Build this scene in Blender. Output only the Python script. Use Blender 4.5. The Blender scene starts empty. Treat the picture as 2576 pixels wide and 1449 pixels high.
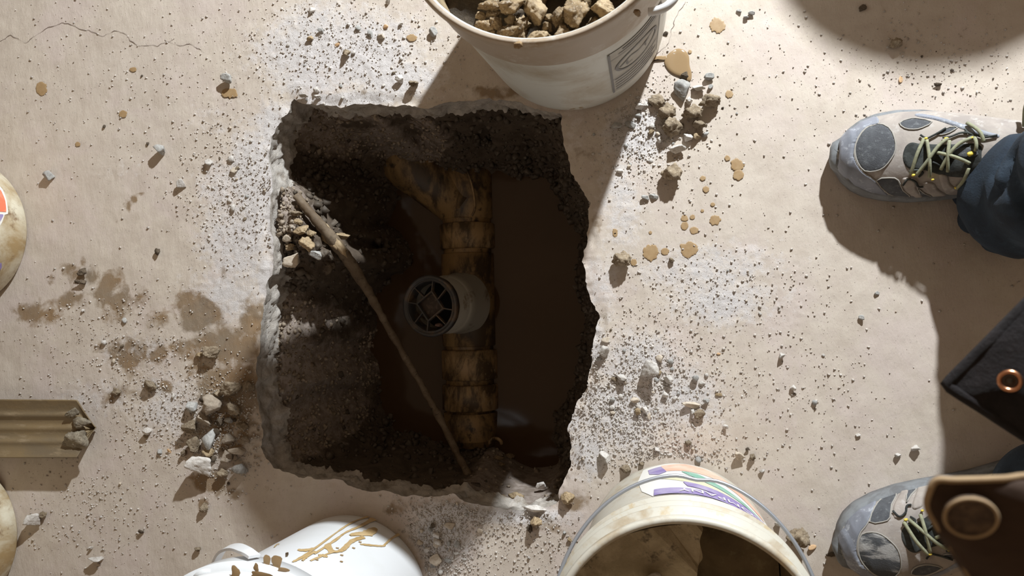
import bpy, bmesh, math, random
import numpy as np
from mathutils import Vector, Matrix, Euler

random.seed(7); RNG = np.random.default_rng(7)
scene = bpy.context.scene
COL = scene.collection

# ------------------------------------------------------------------ camera
F, CX, CY, CAMH = 1950.0, 1288.0, 724.5, 1.11
TA = math.atan((1655 - CX) / F)
TB = math.atan((770 - CY) / F * math.cos(TA))
RM = np.array(Matrix.Rotation(TA, 3, 'Y') @ Matrix.Rotation(TB, 3, 'X'))
CAM = np.array([0, 0, CAMH])
def P(px, py, z=0.0):
    """point of the place seen at a pixel, at height z"""
    d = RM @ np.array([(px - CX) / F, -(py - CY) / F, -1.0])
    return CAM + d * ((z - CAMH) / d[2])
def proj(p):
    q = (np.asarray(p, float) - CAM) @ RM
    return np.stack([CX + F * q[..., 0] / -q[..., 2], CY - F * q[..., 1] / -q[..., 2]], -1)
def depth(p):
    return -((np.asarray(p, float) - CAM) @ RM)[..., 2]
cd = bpy.data.cameras.new('camera'); cam = bpy.data.objects.new('camera', cd); COL.objects.link(cam)
cd.sensor_width = 36; cd.lens = 36 * F / 2576; cd.clip_start = 0.02
cam.matrix_world = Matrix.Translation(CAM) @ Matrix(RM.tolist()).to_4x4()
cd.dof.use_dof = True; cd.dof.focus_distance = 1.15; cd.dof.aperture_fstop = 11.5
scene.camera = cam

# ------------------------------------------------------------------ light
scene.view_settings.view_transform = 'Standard'; scene.view_settings.look = 'None'
scene.view_settings.gamma = 1; scene.view_settings.use_curve_mapping = False
scene.view_settings.exposure = 0.0
w = bpy.data.worlds.new('room_light'); scene.world = w; w.use_nodes = True
w.node_tree.nodes['Background'].inputs[0].default_value = (1.0, 0.74, 0.50, 1)
w.node_tree.nodes['Background'].inputs[1].default_value = 0.24
LAMP = np.array([0.50, 1.60, 1.023])
ld = bpy.data.lights.new('work_lamp', 'SPOT'); lamp = bpy.data.objects.new('work_lamp', ld); COL.objects.link(lamp)
ld.energy = 305; ld.color = (0.90, 0.96, 0.99); ld.shadow_soft_size = 0.028
ld.spot_size = math.radians(130); ld.spot_blend = 1.0
lamp.location = LAMP
lamp.rotation_euler = (Vector((-0.60, -0.40, 0)) - Vector(LAMP)).to_track_quat('-Z', 'Y').to_euler()

# ------------------------------------------------------------------ numpy noise
def _h(ix, iy, iz, seed):
    n = (ix.astype(np.int64) * 374761393 + iy.astype(np.int64) * 668265263 + iz.astype(np.int64) * 2147483647 + seed * 1274126177) & 0xffffffff
    n = ((n ^ (n >> 13)) * 1274126177) & 0xffffffff
    n = (n ^ (n >> 16)) & 0xffffffff
    return n / 4294967295.0 * 2 - 1
def vnoise(x, y, z=None, seed=0):
    x = np.asarray(x, float); y = np.asarray(y, float)
    z = np.zeros_like(x) if z is None else np.asarray(z, float)
    x0, y0, z0 = np.floor(x), np.floor(y), np.floor(z)
    fx, fy, fz = x - x0, y - y0, z - z0
    fx, fy, fz = [f * f * (3 - 2 * f) for f in (fx, fy, fz)]
    r = 0
    for a in (0, 1):
        for b in (0, 1):
            for c in (0, 1):
                r = r + _h(x0 + a, y0 + b, z0 + c, seed) * (fx if a else 1 - fx) * (fy if b else 1 - fy) * (fz if c else 1 - fz)
    return r
def fbm(x, y, z=None, scale=1.0, octv=4, seed=0, gain=0.5):
    x = np.asarray(x, float) * scale; y = np.asarray(y, float) * scale
    z = None if z is None else np.asarray(z, float) * scale
    r, a, s = 0, 1.0, 0
    for i in range(octv):
        r = r + a * vnoise(x, y, z, seed + i * 17); s += a; a *= gain
        x = x * 2.03; y = y * 2.03; z = None if z is None else z * 2.03
    return r / s
def smooth(a, b, x):
    t = np.clip((x - a) / (b - a), 0, 1); return t * t * (3 - 2 * t)

# ------------------------------------------------------------------ materials
def _nt(name):
    m = bpy.data.materials.new(name); m.use_nodes = True
    nt = m.node_tree; b = nt.nodes['Principled BSDF']
    return m, nt, b
def rgba(c): return (c[0], c[1], c[2], 1)
def N(nt, t, **k):
    n = nt.nodes.new(t)
    for a, v in k.items(): setattr(n, a, v)
    return n
def L(nt, a, b): nt.links.new(a, b)
def noise(nt, vec, scale, detail=6, rough=0.6, dist=0.0):
    n = N(nt, 'ShaderNodeTexNoise'); n.inputs['Scale'].default_value = scale; n.inputs['Detail'].default_value = detail
    n.inputs['Roughness'].default_value = rough; n.inputs['Distortion'].default_value = dist
    L(nt, vec, n.inputs['Vector']); return n.outputs['Fac']
def ramp(nt, fac, lo, hi, c0=(0, 0, 0), c1=(1, 1, 1)):
    r = N(nt, 'ShaderNodeValToRGB'); r.color_ramp.elements[0].position = lo; r.color_ramp.elements[1].position = hi
    r.color_ramp.elements[0].color = rgba(c0); r.color_ramp.elements[1].color = rgba(c1)
    L(nt, fac, r.inputs['Fac']); return r.outputs['Color']
def mix(nt, fac, a, b, mode='MIX'):
    m = N(nt, 'ShaderNodeMix', data_type='RGBA', blend_type=mode)
    for s, v in ((m.inputs[0], fac), (m.inputs[6], a), (m.inputs[7], b)):
        if isinstance(v, (int, float)): s.default_value = v
        elif isinstance(v, tuple): s.default_value = rgba(v)
        else: L(nt, v, s)
    return m.outputs[2]
def math_(nt, op, a, b=0.0, clamp=False):
    m = N(nt, 'ShaderNodeMath', operation=op, use_clamp=clamp)
    for s, v in ((m.inputs[0], a), (m.inputs[1], b)):
        if isinstance(v, (int, float)): s.default_value = v
        else: L(nt, v, s)
    return m.outputs[0]
def bump(nt, b, height, strength, dist=0.002, prev=None):
    n = N(nt, 'ShaderNodeBump'); n.inputs['Distance'].default_value = dist
    if isinstance(strength, (int, float)): n.inputs['Strength'].default_value = strength
    else: L(nt, strength, n.inputs['Strength'])
    L(nt, height, n.inputs['Height'])
    if prev is not None: L(nt, prev, n.inputs['Normal'])
    L(nt, n.outputs['Normal'], b.inputs['Normal']); return n.outputs['Normal']
def coords(nt, kind='Object'):
    return N(nt, 'ShaderNodeTexCoord').outputs[kind]
def attr(nt, name):
    return N(nt, 'ShaderNodeAttribute', attribute_name=name).outputs['Fac']
_cache = {}
def dirty(name, base, dirt, scale=30, lo=.45, hi=.62, rough=.6, bs=.3, bscale=150, third=None, drough=None, metal=0, dist=.001, spots=None, stretch=None, rand=0.0):
    """a surface of one colour with patches of a second (and a third)"""
    m, nt, b = _nt(name); v = coords(nt)
    if rand:
        oi = N(nt, 'ShaderNodeObjectInfo'); ad = N(nt, 'ShaderNodeVectorMath', operation='ADD'); sc = N(nt, 'ShaderNodeVectorMath', operation='SCALE')
        sc.inputs['Scale'].default_value = 20; cv = N(nt, 'ShaderNodeCombineXYZ'); L(nt, oi.outputs['Random'], cv.inputs[0]); L(nt, cv.outputs[0], sc.inputs[0])
        L(nt, v, ad.inputs[0]); L(nt, sc.outputs[0], ad.inputs[1]); v = ad.outputs[0]
    if stretch:
        mp = N(nt, 'ShaderNodeMapping'); mp.inputs['Scale'].default_value = stretch; L(nt, v, mp.inputs['Vector']); vs = mp.outputs[0]
    else: vs = v
    c = mix(nt, ramp(nt, noise(nt, vs, scale, 8, .65, .4), lo, hi), base, dirt)
    if third: c = mix(nt, ramp(nt, noise(nt, vs, scale * 2.7, 8, .7), .55, .66), c, third)
    if spots: c = mix(nt, ramp(nt, noise(nt, v, spots[1], 3, .5), spots[2], spots[2] + .03), c, spots[0])
    if rand:
        oi = N(nt, 'ShaderNodeObjectInfo'); hs = N(nt, 'ShaderNodeHueSaturation')
        L(nt, math_(nt, 'ADD', math_(nt, 'MULTIPLY', oi.outputs['Random'], rand), 1 - rand / 2), hs.inputs['Value']); L(nt, c, hs.inputs['Color']); c = hs.outputs[0]
    L(nt, c, b.inputs['Base Color'])
    if drough is not None:
        L(nt, ramp(nt, noise(nt, v, scale, 8, .65, .4), lo, hi, (rough,) * 3, (drough,) * 3), b.inputs['Roughness'])
    else: b.inputs['Roughness'].default_value = rough
    b.inputs['Metallic'].default_value = metal
    if bs: bump(nt, b, noise(nt, v, bscale, 8, .7), bs, dist)
    return m
def plain(name, c, rough=.6, metal=0.0):
    m, nt, b = _nt(name); b.inputs['Base Color'].default_value = rgba(c); b.inputs['Roughness'].default_value = rough; b.inputs['Metallic'].default_value = metal
    return m

M = {}
# floor concrete: attributes say where powder and wet mud lie
m, nt, b = _nt('floor_concrete'); v = coords(nt)
c = mix(nt, ramp(nt, noise(nt, v, 3.0, 5, .6), .35, .65), (.56, .49, .425), (.60, .525, .445))
c = mix(nt, ramp(nt, noise(nt, v, 22, 8, .7), .38, .66), c, (.50, .425, .36))
c = mix(nt, math_(nt, 'MULTIPLY', ramp(nt, noise(nt, v, 9, 7, .68, .5), .48, .62), .55), c, (.565, .475, .44))
c = mix(nt, math_(nt, 'MULTIPLY', ramp(nt, noise(nt, v, 260, 4, .6), .62, .7), .5), c, (.32, .27, .24))
dst = attr(nt, 'dust'); wet = attr(nt, 'wet')
dn = math_(nt, 'ADD', dst, math_(nt, 'MULTIPLY', math_(nt, 'SUBTRACT', noise(nt, v, 70, 10, .75), .5), 1.5))
dm = ramp(nt, dn, .25, .65)
c = mix(nt, math_(nt, 'MULTIPLY', dm, .85), c, (.80, .755, .745))
wn = math_(nt, 'ADD', wet, math_(nt, 'MULTIPLY', math_(nt, 'SUBTRACT', noise(nt, v, 38, 8, .6, .3), .5), 1.5))
wm = ramp(nt, wn, .38, .64)
wc = mix(nt, ramp(nt, noise(nt, v, 16, 6, .6), .35, .65), (.25, .155, .075), (.235, .18, .125))
c = mix(nt, math_(nt, 'MULTIPLY', wm, .92), c, wc)
L(nt, c, b.inputs['Base Color']); b.inputs['Roughness'].default_value = .85
b.inputs['Specular IOR Level'].default_value = .25
mpv = N(nt, 'ShaderNodeMapping'); mpv.inputs['Rotation'].default_value = (0, 0, .7); mpv.inputs['Scale'].default_value = (1, .35, 1); L(nt, v, mpv.inputs['Vector'])
n1 = bump(nt, b, noise(nt, mpv.outputs[0], 28, 10, .74), .42, .005)
bump(nt, b, noise(nt, v, 300, 8, .8), math_(nt, 'ADD', math_(nt, 'MULTIPLY', dm, .8), .2), .0022, n1)
M['floor'] = m
M['crack'] = plain('crack_dark', (.16, .12, .10), .9)
M['slab_edge'] = dirty('broken_slab_edge', (.56, .51, .46), (.30, .25, .20), 40, .45, .68, .9, .9, 90, third=(.5, .46, .42), dist=.004)
# pit earth
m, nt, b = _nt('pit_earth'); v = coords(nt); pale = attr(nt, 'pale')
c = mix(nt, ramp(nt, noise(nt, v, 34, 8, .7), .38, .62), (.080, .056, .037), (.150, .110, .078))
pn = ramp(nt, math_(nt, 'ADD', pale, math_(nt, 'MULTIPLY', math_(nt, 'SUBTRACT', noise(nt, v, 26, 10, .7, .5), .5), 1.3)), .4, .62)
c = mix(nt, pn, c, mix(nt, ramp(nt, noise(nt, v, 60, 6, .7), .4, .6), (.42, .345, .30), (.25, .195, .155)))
L(nt, c, b.inputs['Base Color']); b.inputs['Roughness'].default_value = .75
bump(nt, b, noise(nt, v, 130, 10, .75), .8, .004); M['earth'] = m
# water
m, nt, b = _nt('muddy_water'); v = coords(nt)
c = mix(nt, ramp(nt, noise(nt, v, 4, 4, .6, .8), .35, .7), (.072, .040, .020), (.084, .049, .026)); L(nt, c, b.inputs['Base Color'])
b.inputs['Roughness'].default_value = .08; b.inputs['IOR'].default_value = 1.33
bump(nt, b, noise(nt, v, 9, 2), .03, .002); M['water'] = m
m, nt, b = _nt('puddle'); b.inputs['Base Color'].default_value = (.29, .195, .105, 1); b.inputs['Roughness'].default_value = .07; M['puddle'] = m
m, nt, b = _nt('mud_splash'); v = coords(nt)
L(nt, mix(nt, ramp(nt, noise(nt, v, 120, 6, .7), .35, .65), (.32, .205, .10), (.38, .26, .14)), b.inputs['Base Color']); b.inputs['Roughness'].default_value = .45; M['splash'] = m
# rocks
M['clod'] = dirty('brown_mud_clod', (.37, .29, .20), (.20, .145, .09), 2.2, .40, .62, .85, 1.0, 4.5, third=(.46, .39, .30), dist=.0022, rand=.35)
M['tan'] = dirty('tan_clay', (.46, .34, .20), (.26, .18, .10), 2.0, .42, .66, .5, .9, 4.5, third=(.54, .44, .30), dist=.0018, rand=.3)
M['white'] = dirty('pale_concrete_chip', (.66, .62, .58), (.46, .41, .36), 1.8, .46, .66, .9, .8, 5, third=(.56, .50, .44), dist=.0014, rand=.25)
M['grey'] = dirty('grey_stone', (.40, .39, .37), (.25, .24, .23), 2.0, .42, .64, .85, .6, 6, third=(.55, .51, .46), dist=.0012, rand=.3)
M['dark'] = dirty('dark_clod', (.155, .115, .078), (.08, .056, .036), 2.2, .4, .62, .8, 1.0, 5, third=(.27, .21, .14), dist=.002, rand=.3)
M['beige'] = dirty('beige_chip', (.56, .48, .39), (.42, .34, .25), 1.8, .45, .65, .88, .6, 5, dist=.0012, rand=.2)
M['cobble'] = dirty('dull_brown_cobble', (.37, .305, .24), (.27, .215, .16), 1.8, .45, .65, .85, .8, 5, third=(.43, .37, .30), dist=.0014, rand=.4)
M['wetrock'] = dirty('wet_muddy_rock', (.37, .265, .15), (.18, .12, .065), 2.0, .40, .62, .22, 1.0, 4.5, third=(.54, .47, .37), dist=.0022, rand=.35)
M['wood'] = dirty('wood_splinter', (.62, .40, .22), (.48, .30, .16), 4, .45, .6, .7, .2, 9)
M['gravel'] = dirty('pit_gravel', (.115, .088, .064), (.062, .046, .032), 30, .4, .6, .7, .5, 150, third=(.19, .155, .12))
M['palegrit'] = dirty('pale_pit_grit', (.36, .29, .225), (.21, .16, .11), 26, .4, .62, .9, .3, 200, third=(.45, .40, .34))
M['crumb'] = dirty('concrete_crumb', (.58, .535, .49), (.36, .31, .27), 26, .40, .62, .9, .3, 200, third=(.44, .36, .28))
# buckets
M['cream'] = dirty('dirty_cream_plastic', (.56, .525, .45), (.36, .26, .15), 14, .52, .70, .42, .08, 60, third=(.50, .40, .26))
M['greyplastic'] = dirty('scuffed_white_plastic', (.74, .75, .71), (.47, .40, .30), 9, .50, .74, .4, .06, 60, spots=((.36, .25, .14), 26, .70))
M['filthy'] = dirty('mud_caked_plastic', (.66, .61, .48), (.36, .25, .12), 11, .44, .64, .55, .35, 80, third=(.22, .14, .075), dist=.0015)
M['white_plastic'] = dirty('clean_white_plastic', (.80, .81, .83), (.78, .79, .80), 10, .5, .6, .3, 0)
M['inside'] = dirty('bucket_inside_dirt', (.36, .27, .16), (.20, .15, .09), 14, .42, .62, .7, .3, 80, third=(.45, .36, .22))
M['muck'] = dirty('caked_mud', (.42, .28, .14), (.26, .165, .08), 3, .4, .6, .4, .8, 6, dist=.001)
M['wire'] = plain('steel_wire', (.36, .37, .40), .35, .55)
M['grey_ink'] = plain('grey_ink', (.24, .235, .24), .6)
M['ink_pale'] = dirty('faded_label', (.34, .33, .33), (.42, .41, .39), 60, .4, .6, .6, 0)
M['purple'] = dirty('purple_print', (.24, .18, .42), (.40, .35, .52), 30, .42, .62, .45, 0)
M['orange'] = dirty('orange_print', (.80, .19, .10), (.74, .32, .2), 30, .5, .66, .45, 0)
M['salmon'] = dirty('salmon_print', (.80, .44, .32), (.78, .58, .47), 30, .42, .62, .45, 0)
M['green'] = dirty('green_print', (.20, .42, .33), (.40, .54, .44), 30, .45, .62, .45, 0)
M['yellow_print'] = plain('pale_yellow_print', (.66, .64, .44), .45)
M['label_white'] = plain('label_white', (.78, .76, .72), .45)
# pipes
M['pipe'] = dirty('mud_smeared_plastic_pipe', (.075, .048, .026), (.34, .215, .095), 17, .42, .58, .45, .35, 70, third=(.04, .026, .016), stretch=(1.6, .8, 1))
M['pipe_scraped'] = dirty('scraped_tan_pipe', (.42, .275, .135), (.09, .058, .03), 24, .42, .58, .45, .35, 80, third=(.40, .29, .17), stretch=(2, .7, 1))
M['riser'] = dirty('off_white_riser', (.40, .37, .31), (.14, .09, .045), 24, .56, .66, .5, .15, 80)
M['black_ring'] = dirty('grimy_black_ring', (.05, .047, .047), (.13, .085, .05), 30, .5, .64, .45, .4, 90)
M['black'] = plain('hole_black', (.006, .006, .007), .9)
M['rod'] = dirty('mud_coated_copper', (.125, .085, .05), (.20, .15, .10), 30, .42, .64, .7, .5, 90, third=(.055, .038, .024), dist=.002)
M['clump'] = dirty('grey_mud_clump', (.34, .29, .215), (.20, .165, .12), 2.5, .42, .62, .85, 1, 5, third=(.13, .10, .07), dist=.002)
M['shovel'] = dirty('mud_filmed_steel', (.215, .15, .075), (.16, .12, .075), 22, .40, .66, .55, .5, 120, third=(.26, .195, .12), stretch=(.35, 1.6, 1))
# person
M['jeans'] = dirty('dark_blue_denim', (.022, .036, .056), (.014, .021, .033), 18, .42, .62, .95, .6, 420, third=(.034, .052, .076), dist=.0012)
M['jacket_in'] = dirty('black_pile_lining', (.012, .009, .010), (.024, .018, .019), 60, .45, .65, .95, .8, 260, dist=.002)
M['jacket_out'] = dirty('brown_suede', (.040, .019, .009), (.062, .032, .016), 25, .42, .64, .85, .35, 300)
M['trim'] = dirty('tan_suede_edge', (.40, .28, .16), (.30, .20, .11), 40, .4, .6, .85, .2, 200)
M['copper'] = plain('copper_snap', (.75, .36, .20), .28, 1.0)
M['skin'] = plain('skin', (.55, .33, .24), .55)
M['hair'] = plain('hair_brown', (.05, .03, .02), .7)
M['shoe'] = dirty('beige_grey_suede', (.36, .315, .28), (.27, .235, .215), 26, .42, .62, .85, .3, 260, third=(.42, .385, .36))
M['bumper'] = dirty('blue_grey_rubber', (.225, .235, .275), (.16, .17, .20), 22, .42, .62, .6, .2, 180, third=(.42, .44, .48))
M['mesh'] = dirty('dark_grey_mesh', (.070, .073, .082), (.10, .105, .115), 60, .45, .65, .85, .7, 700, third=(.17, .18, .19), dist=.0012)
M['mesh_dusty'] = dirty('dusty_mesh', (.065, .068, .074), (.36, .35, .34), 40, .48, .58, .85, .6, 600, dist=.0012, stretch=(.6, 1.6, 1))
M['tongue'] = dirty('black_tongue', (.022, .024, .022), (.06, .065, .062), 60, .45, .62, .9, .5, 300)
M['lace'] = dirty('olive_lace', (.30, .30, .19), (.22, .22, .15), 200, .4, .6, .85, .4, 900)
M['eyelet'] = plain('yellow_eyelet', (.62, .47, .06), .6)
M['sole'] = dirty('grey_sole', (.20, .21, .22), (.13, .13, .135), 40, .42, .62, .75, .3, 200)
M['piping'] = plain('shoe_piping', (.33, .31, .28), .8)

# ------------------------------------------------------------------ object helpers
def tag(o, label=None, cat=None, group=None, kind=None):
    if label: o['label'] = label
    if cat: o['category'] = cat
    if group: o['group'] = group
    if kind: o['kind'] = kind
    return o
def link(name, me, mats, parent=None, loc=None):
    o = bpy.data.objects.new(name, me); COL.objects.link(o)
    if mats is not None:
        for mm in (mats if isinstance(mats, (list, tuple)) else [mats]): me.materials.append(M[mm] if isinstance(mm, str) else mm)
    if loc is not None: o.location = loc
    if parent is not None: o.parent = parent
    return o
def empty(name, loc=(0, 0, 0), rz=0):
    o = bpy.data.objects.new(name, None); COL.objects.link(o); o.location = loc; o.rotation_euler = (0, 0, rz); o.empty_display_size = .02
    return o
def mk(verts, faces, smooth_=True, mi=None):
    me = bpy.data.meshes.new('mesh'); verts = np.asarray(verts, float)
    if isinstance(faces, np.ndarray) and len(faces):
        k = faces.shape[1]; nf = len(faces)
        me.vertices.add(len(verts)); me.vertices.foreach_set('co', verts.ravel())
        me.loops.add(nf * k); me.loops.foreach_set('vertex_index', faces.astype(np.int32).ravel())
        me.polygons.add(nf); me.polygons.foreach_set('loop_start', np.arange(nf, dtype=np.int32) * k); me.polygons.foreach_set('loop_total', np.full(nf, k, dtype=np.int32))
        me.update(calc_edges=True)
    else:
        me.from_pydata([tuple(x) for x in verts], [], [tuple(int(i) for i in f) for f in faces]); me.update()
    if mi is not None: me.polygons.foreach_set('material_index', np.asarray(mi, np.int32))
    if smooth_: me.polygons.foreach_set('use_smooth', np.ones(len(me.polygons), bool))
    me.update(); return me
def sweep(pts, rad, n=10, caps=True, closed=False):
    """tube along points; rad a number or a list"""
    pts = [Vector(p) for p in pts]; k = len(pts)
    rad = [rad] * k if isinstance(rad, (int, float)) else list(rad)
    V, Fc = [], []; ref = None
    for i, p in enumerate(pts):
        a = pts[i - 1] if (i > 0 or closed) else p; c_ = pts[(i + 1) % k] if (i < k - 1 or closed) else p
        t = (c_ - a).normalized()
        if ref is None: ref = Vector((0, 0, 1)) if abs(t.z) < .9 else Vector((1, 0, 0))
        s = t.cross(ref).normalized(); u = s.cross(t).normalized(); ref = u
        for j in range(n):
            an = 2 * math.pi * j / n; V.append(p + (s * math.cos(an) + u * math.sin(an)) * rad[i])
    for i in range(k if closed else k - 1):
        for j in range(n):
            a, b_ = i * n, ((i + 1) % k) * n; Fc.append((a + j, a + (j + 1) % n, b_ + (j + 1) % n, b_ + j))
    if caps and not closed: Fc.append(tuple(range(n))[::-1]); Fc.append(tuple(range((k - 1) * n, k * n)))
    return V, Fc
def spline(pts, n=8, closed=False):
    pts = [np.array(p, float) for p in pts]; k = len(pts); out = []
    for i in range(k if closed else k - 1):
        p0 = pts[(i - 1) % k] if (closed or i > 0) else pts[0]; p1 = pts[i]; p2 = pts[(i + 1) % k]; p3 = pts[(i + 2) % k] if (closed or i < k - 2) else pts[-1]
        for j in range(n):
            t = j / n; out.append(.5 * ((2 * p1) + (p2 - p0) * t + (2 * p0 - 5 * p1 + 4 * p2 - p3) * t * t + (3 * p1 - p0 - 3 * p2 + p3) * t ** 3))
    if not closed: out.append(pts[-1])
    return np.array(out)
def lathe(prof, n=72, a0=0, a1=2 * math.pi, wob=0, seed=0):
    V, Fc = [], []; full = abs(a1 - a0 - 2 * math.pi) < 1e-6; cols = n if full else n + 1
    for r, z in prof:
        for j in range(cols):
            a = a0 + (a1 - a0) * j / n; rr = r * (1 + wob * math.sin(3 * a + seed)); V.append((rr * math.cos(a), rr * math.sin(a), z))
    for i in range(len(prof) - 1):
        for j in range(n):
            q = (j + 1) % cols; Fc.append((i * cols + j, i * cols + q, (i + 1) * cols + q, (i + 1) * cols + j))
    return V, Fc
def join(*parts):
    V, Fc = [], []
    for v_, f_ in parts:
        o = len(V); V += [tuple(x) for x in v_]; Fc += [tuple(i + o for i in f) for f in f_]
    return V, Fc
def xf(part, mt): return [mt @ Vector(p) for p in part[0]], part[1]
def frame(p0, p1, up=Vector((0, 0, 1))):
    """matrix taking local z to p0->p1, origin p0"""
    p0, p1 = Vector(p0), Vector(p1); z = (p1 - p0).normalized(); return Matrix.Translation(p0) @ z.to_track_quat('Z', 'Y').to_matrix().to_4x4()

# polygon tools ------------------------------------------------------
def inside(poly, x, y):
    r = np.zeros(x.shape, bool); n = len(poly)
    for i in range(n):
        x1, y1 = poly[i]; x2, y2 = poly[(i + 1) % n]
        if y1 == y2: continue
        c_ = ((y1 > y) != (y2 > y)) & (x < (x2 - x1) * (y - y1) / (y2 - y1) + x1); r ^= c_
    return r
def near(poly, x, y):
    """distance and nearest point on a closed polygon"""
    bd = np.full(x.shape, 1e9); bx = np.zeros_like(x); by = np.zeros_like(y); n = len(poly)
    for i in range(n):
        x1, y1 = poly[i]; dx, dy = poly[(i + 1) % n][0] - x1, poly[(i + 1) % n][1] - y1
        t = np.clip(((x - x1) * dx + (y - y1) * dy) / (dx * dx + dy * dy + 1e-18), 0, 1)
        qx, qy = x1 + t * dx, y1 + t * dy; d = (x - qx) ** 2 + (y - qy) ** 2; k = d < bd
        bd[k] = d[k]; bx[k] = qx[k]; by[k] = qy[k]
    return np.sqrt(bd), bx, by
def masked_grid(poly, x0, x1, y0, y1, cell, keep_inside=True):
    nx = max(2, int(round((x1 - x0) / cell)) + 1); ny = max(2, int(round((y1 - y0) / cell)) + 1)
    gx, gy = np.meshgrid(np.linspace(x0, x1, nx), np.linspace(y0, y1, ny), indexing='ij')
    X, Y = gx.ravel().copy(), gy.ravel().copy(); sd = np.full(X.shape, 1.0)
    pmin, pmax = poly.min(0) - 4 * cell, poly.max(0) + 4 * cell
    bb = (X > pmin[0]) & (X < pmax[0]) & (Y > pmin[1]) & (Y < pmax[1])
    d, qx, qy = near(poly, X[bb], Y[bb]); ins = inside(poly, X[bb], Y[bb])
    s = np.where(ins, -d, d); sn = d < .72 * cell
    xb, yb = X[bb], Y[bb]; xb[sn] = qx[sn]; yb[sn] = qy[sn]; s[sn] = 0; X[bb] = xb; Y[bb] = yb; sd[bb] = s
    if keep_inside: sd = -sd
    idx = np.arange(nx * ny).reshape(nx, ny)
    fc = np.stack([idx[:-1, :-1], idx[1:, :-1], idx[1:, 1:], idx[:-1, 1:]], -1).reshape(-1, 4)
    ok = (sd[fc] >= 0).all(1) & ((sd[fc] > 0).any(1)); fc = fc[ok]
    used = np.unique(fc); mp = -np.ones(nx * ny, int); mp[used] = np.arange(len(used))
    return X[used], Y[used], mp[fc], sd[used]

# ------------------------------------------------------------------ the pit outline
OUT = [(735,248),(762,258),(800,262),(850,264),(905,258),(960,262),(1010,268),(1045,272),(1085,264),(1140,254),(1190,249),(1240,246),(1290,250),(1340,268),(1395,284),(1412,292),
 (1418,330),(1428,375),(1438,430),(1452,458),(1468,482),(1477,510),(1480,560),(1476,605),(1466,640),(1466,668),(1476,705),(1480,742),(1488,772),(1501,792),(1500,812),(1492,860),(1484,905),(1478,950),(1468,985),(1450,1012),(1440,1050),(1428,1078),(1433,1120),(1434,1160),(1424,1205),(1410,1235),(1404,1266),(1370,1276),(1328,1284),(1290,1279),(1245,1272),(1180,1262),(1130,1248),(1085,1250),(1040,1246),(980,1243),(920,1236),(880,1224),(850,1208),(800,1206),(760,1204),(715,1190),(685,1172),(662,1150),(650,1112),(652,1065),(646,1010),(640,950),(646,885),(654,820),(664,750),(680,685),(684,620),(680,545),(682,470),(674,405),(682,350),(702,305),(722,275)]
ow = np.array([P(x, y, 0)[:2] for x, y in OUT])
pl = spline(ow, 9, closed=True)
tn = np.roll(pl, -1, 0) - np.roll(pl, 1, 0); tn /= np.linalg.norm(tn, axis=1)[:, None]
nr = np.stack([tn[:, 1], -tn[:, 0]], 1)
PIT = pl + nr * (fbm(pl[:, 0], pl[:, 1], scale=30, octv=5, seed=3, gain=.65) * .0085)[:, None]
if inside(PIT, np.array([P(1000, 700)[0]]), np.array([P(1000, 700)[1]]))[0] is False: raise RuntimeError
area = .5 * np.sum(PIT[:, 0] * np.roll(PIT[:, 1], -1) - np.roll(PIT[:, 0], -1) * PIT[:, 1])
SGN = 1 if area > 0 else -1     # outward normal = SGN * nr

def blobs(X, Y, lst):
    r = np.zeros_like(X)
    for (px, py, rx, ry, a) in lst:
        c0 = P(px, py); s = F / depth(c0); r = np.maximum(r, a * np.exp(-(((X - c0[0]) * s / rx) ** 2 + ((Y - c0[1]) * s / ry) ** 2)))
    return r
DUST = [(690,560,30,150,1.0),(664,690,24,60,.9),(1240,1285,150,18,1.1),(1500,860,30,100,.8),(1440,1060,30,60,.8),(860,250,160,20,1.0),(640,440,90,140,.8),(600,600,110,130,.75),(560,470,90,90,.55),(860,130,240,110,.85),(1010,200,130,60,.8),(780,200,120,60,.7),(800,60,130,70,.6),(690,320,70,90,.7),
 (1600,340,90,90,.8),(1560,500,70,160,.65),(1520,720,60,120,.6),(1760,680,220,80,.55),(1820,760,200,70,.6),(1600,900,130,90,.7),(1560,1040,130,110,.75),(1700,1000,150,110,.6),(1480,1130,60,80,.7),
 (1240,1290,190,26,.9),(1110,1350,90,90,.75),(1380,1300,60,20,.5),(430,1030,120,100,.5),(330,880,160,60,.4),(560,740,120,80,.55),(250,1000,150,60,.4),(640,560,50,200,.8),(1450,330,40,100,.3),(560,300,120,80,.35),(300,430,130,30,.25)]
WET = [(322,520,12,20,.62),(338,502,14,12,.6),(356,488,16,9,.58),(294,556,7,10,.6),(560,700,30,40,.3),(130,705,26,20,.58),(60,780,50,26,.58),(210,660,18,22,.6),(560,1060,80,110,.72),(620,1000,60,80,.8),(270,720,60,60,.66),(230,700,40,50,.6),(470,760,50,50,.66),(400,800,60,40,.5),(180,760,50,40,.6),(330,960,60,60,.5),(620,880,50,60,.8),(500,790,90,60,.85),(640,800,60,60,.75),(560,870,110,70,.8),(300,760,90,80,.62),(110,790,100,45,.62),(330,880,120,50,.58),(320,900,40,35,.75),(400,890,34,26,.8),(420,975,24,22,.8),(540,960,90,70,.72),(600,960,70,90,.85),(600,1060,90,110,.6),
 (530,1210,60,40,.85),(590,1240,40,24,.6),(510,1270,20,22,.9),(280,1000,50,50,.5),(100,220,16,22,.66),(575,235,26,14,.7),(1850,420,5,5,0),(1500,565,26,40,.55),(1000,230,200,16,.4),(1260,230,110,30,.66),(1380,1330,60,50,.45),(1440,1260,60,36,.65),(1360,400,60,80,.2),(1480,400,40,60,.4),(190,690,60,40,.6),(700,1240,60,30,.3),(640,1340,60,30,.25),(990,1280,50,26,.7),(310,520,14,14,.5),(480,880,80,40,.6)]
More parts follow.
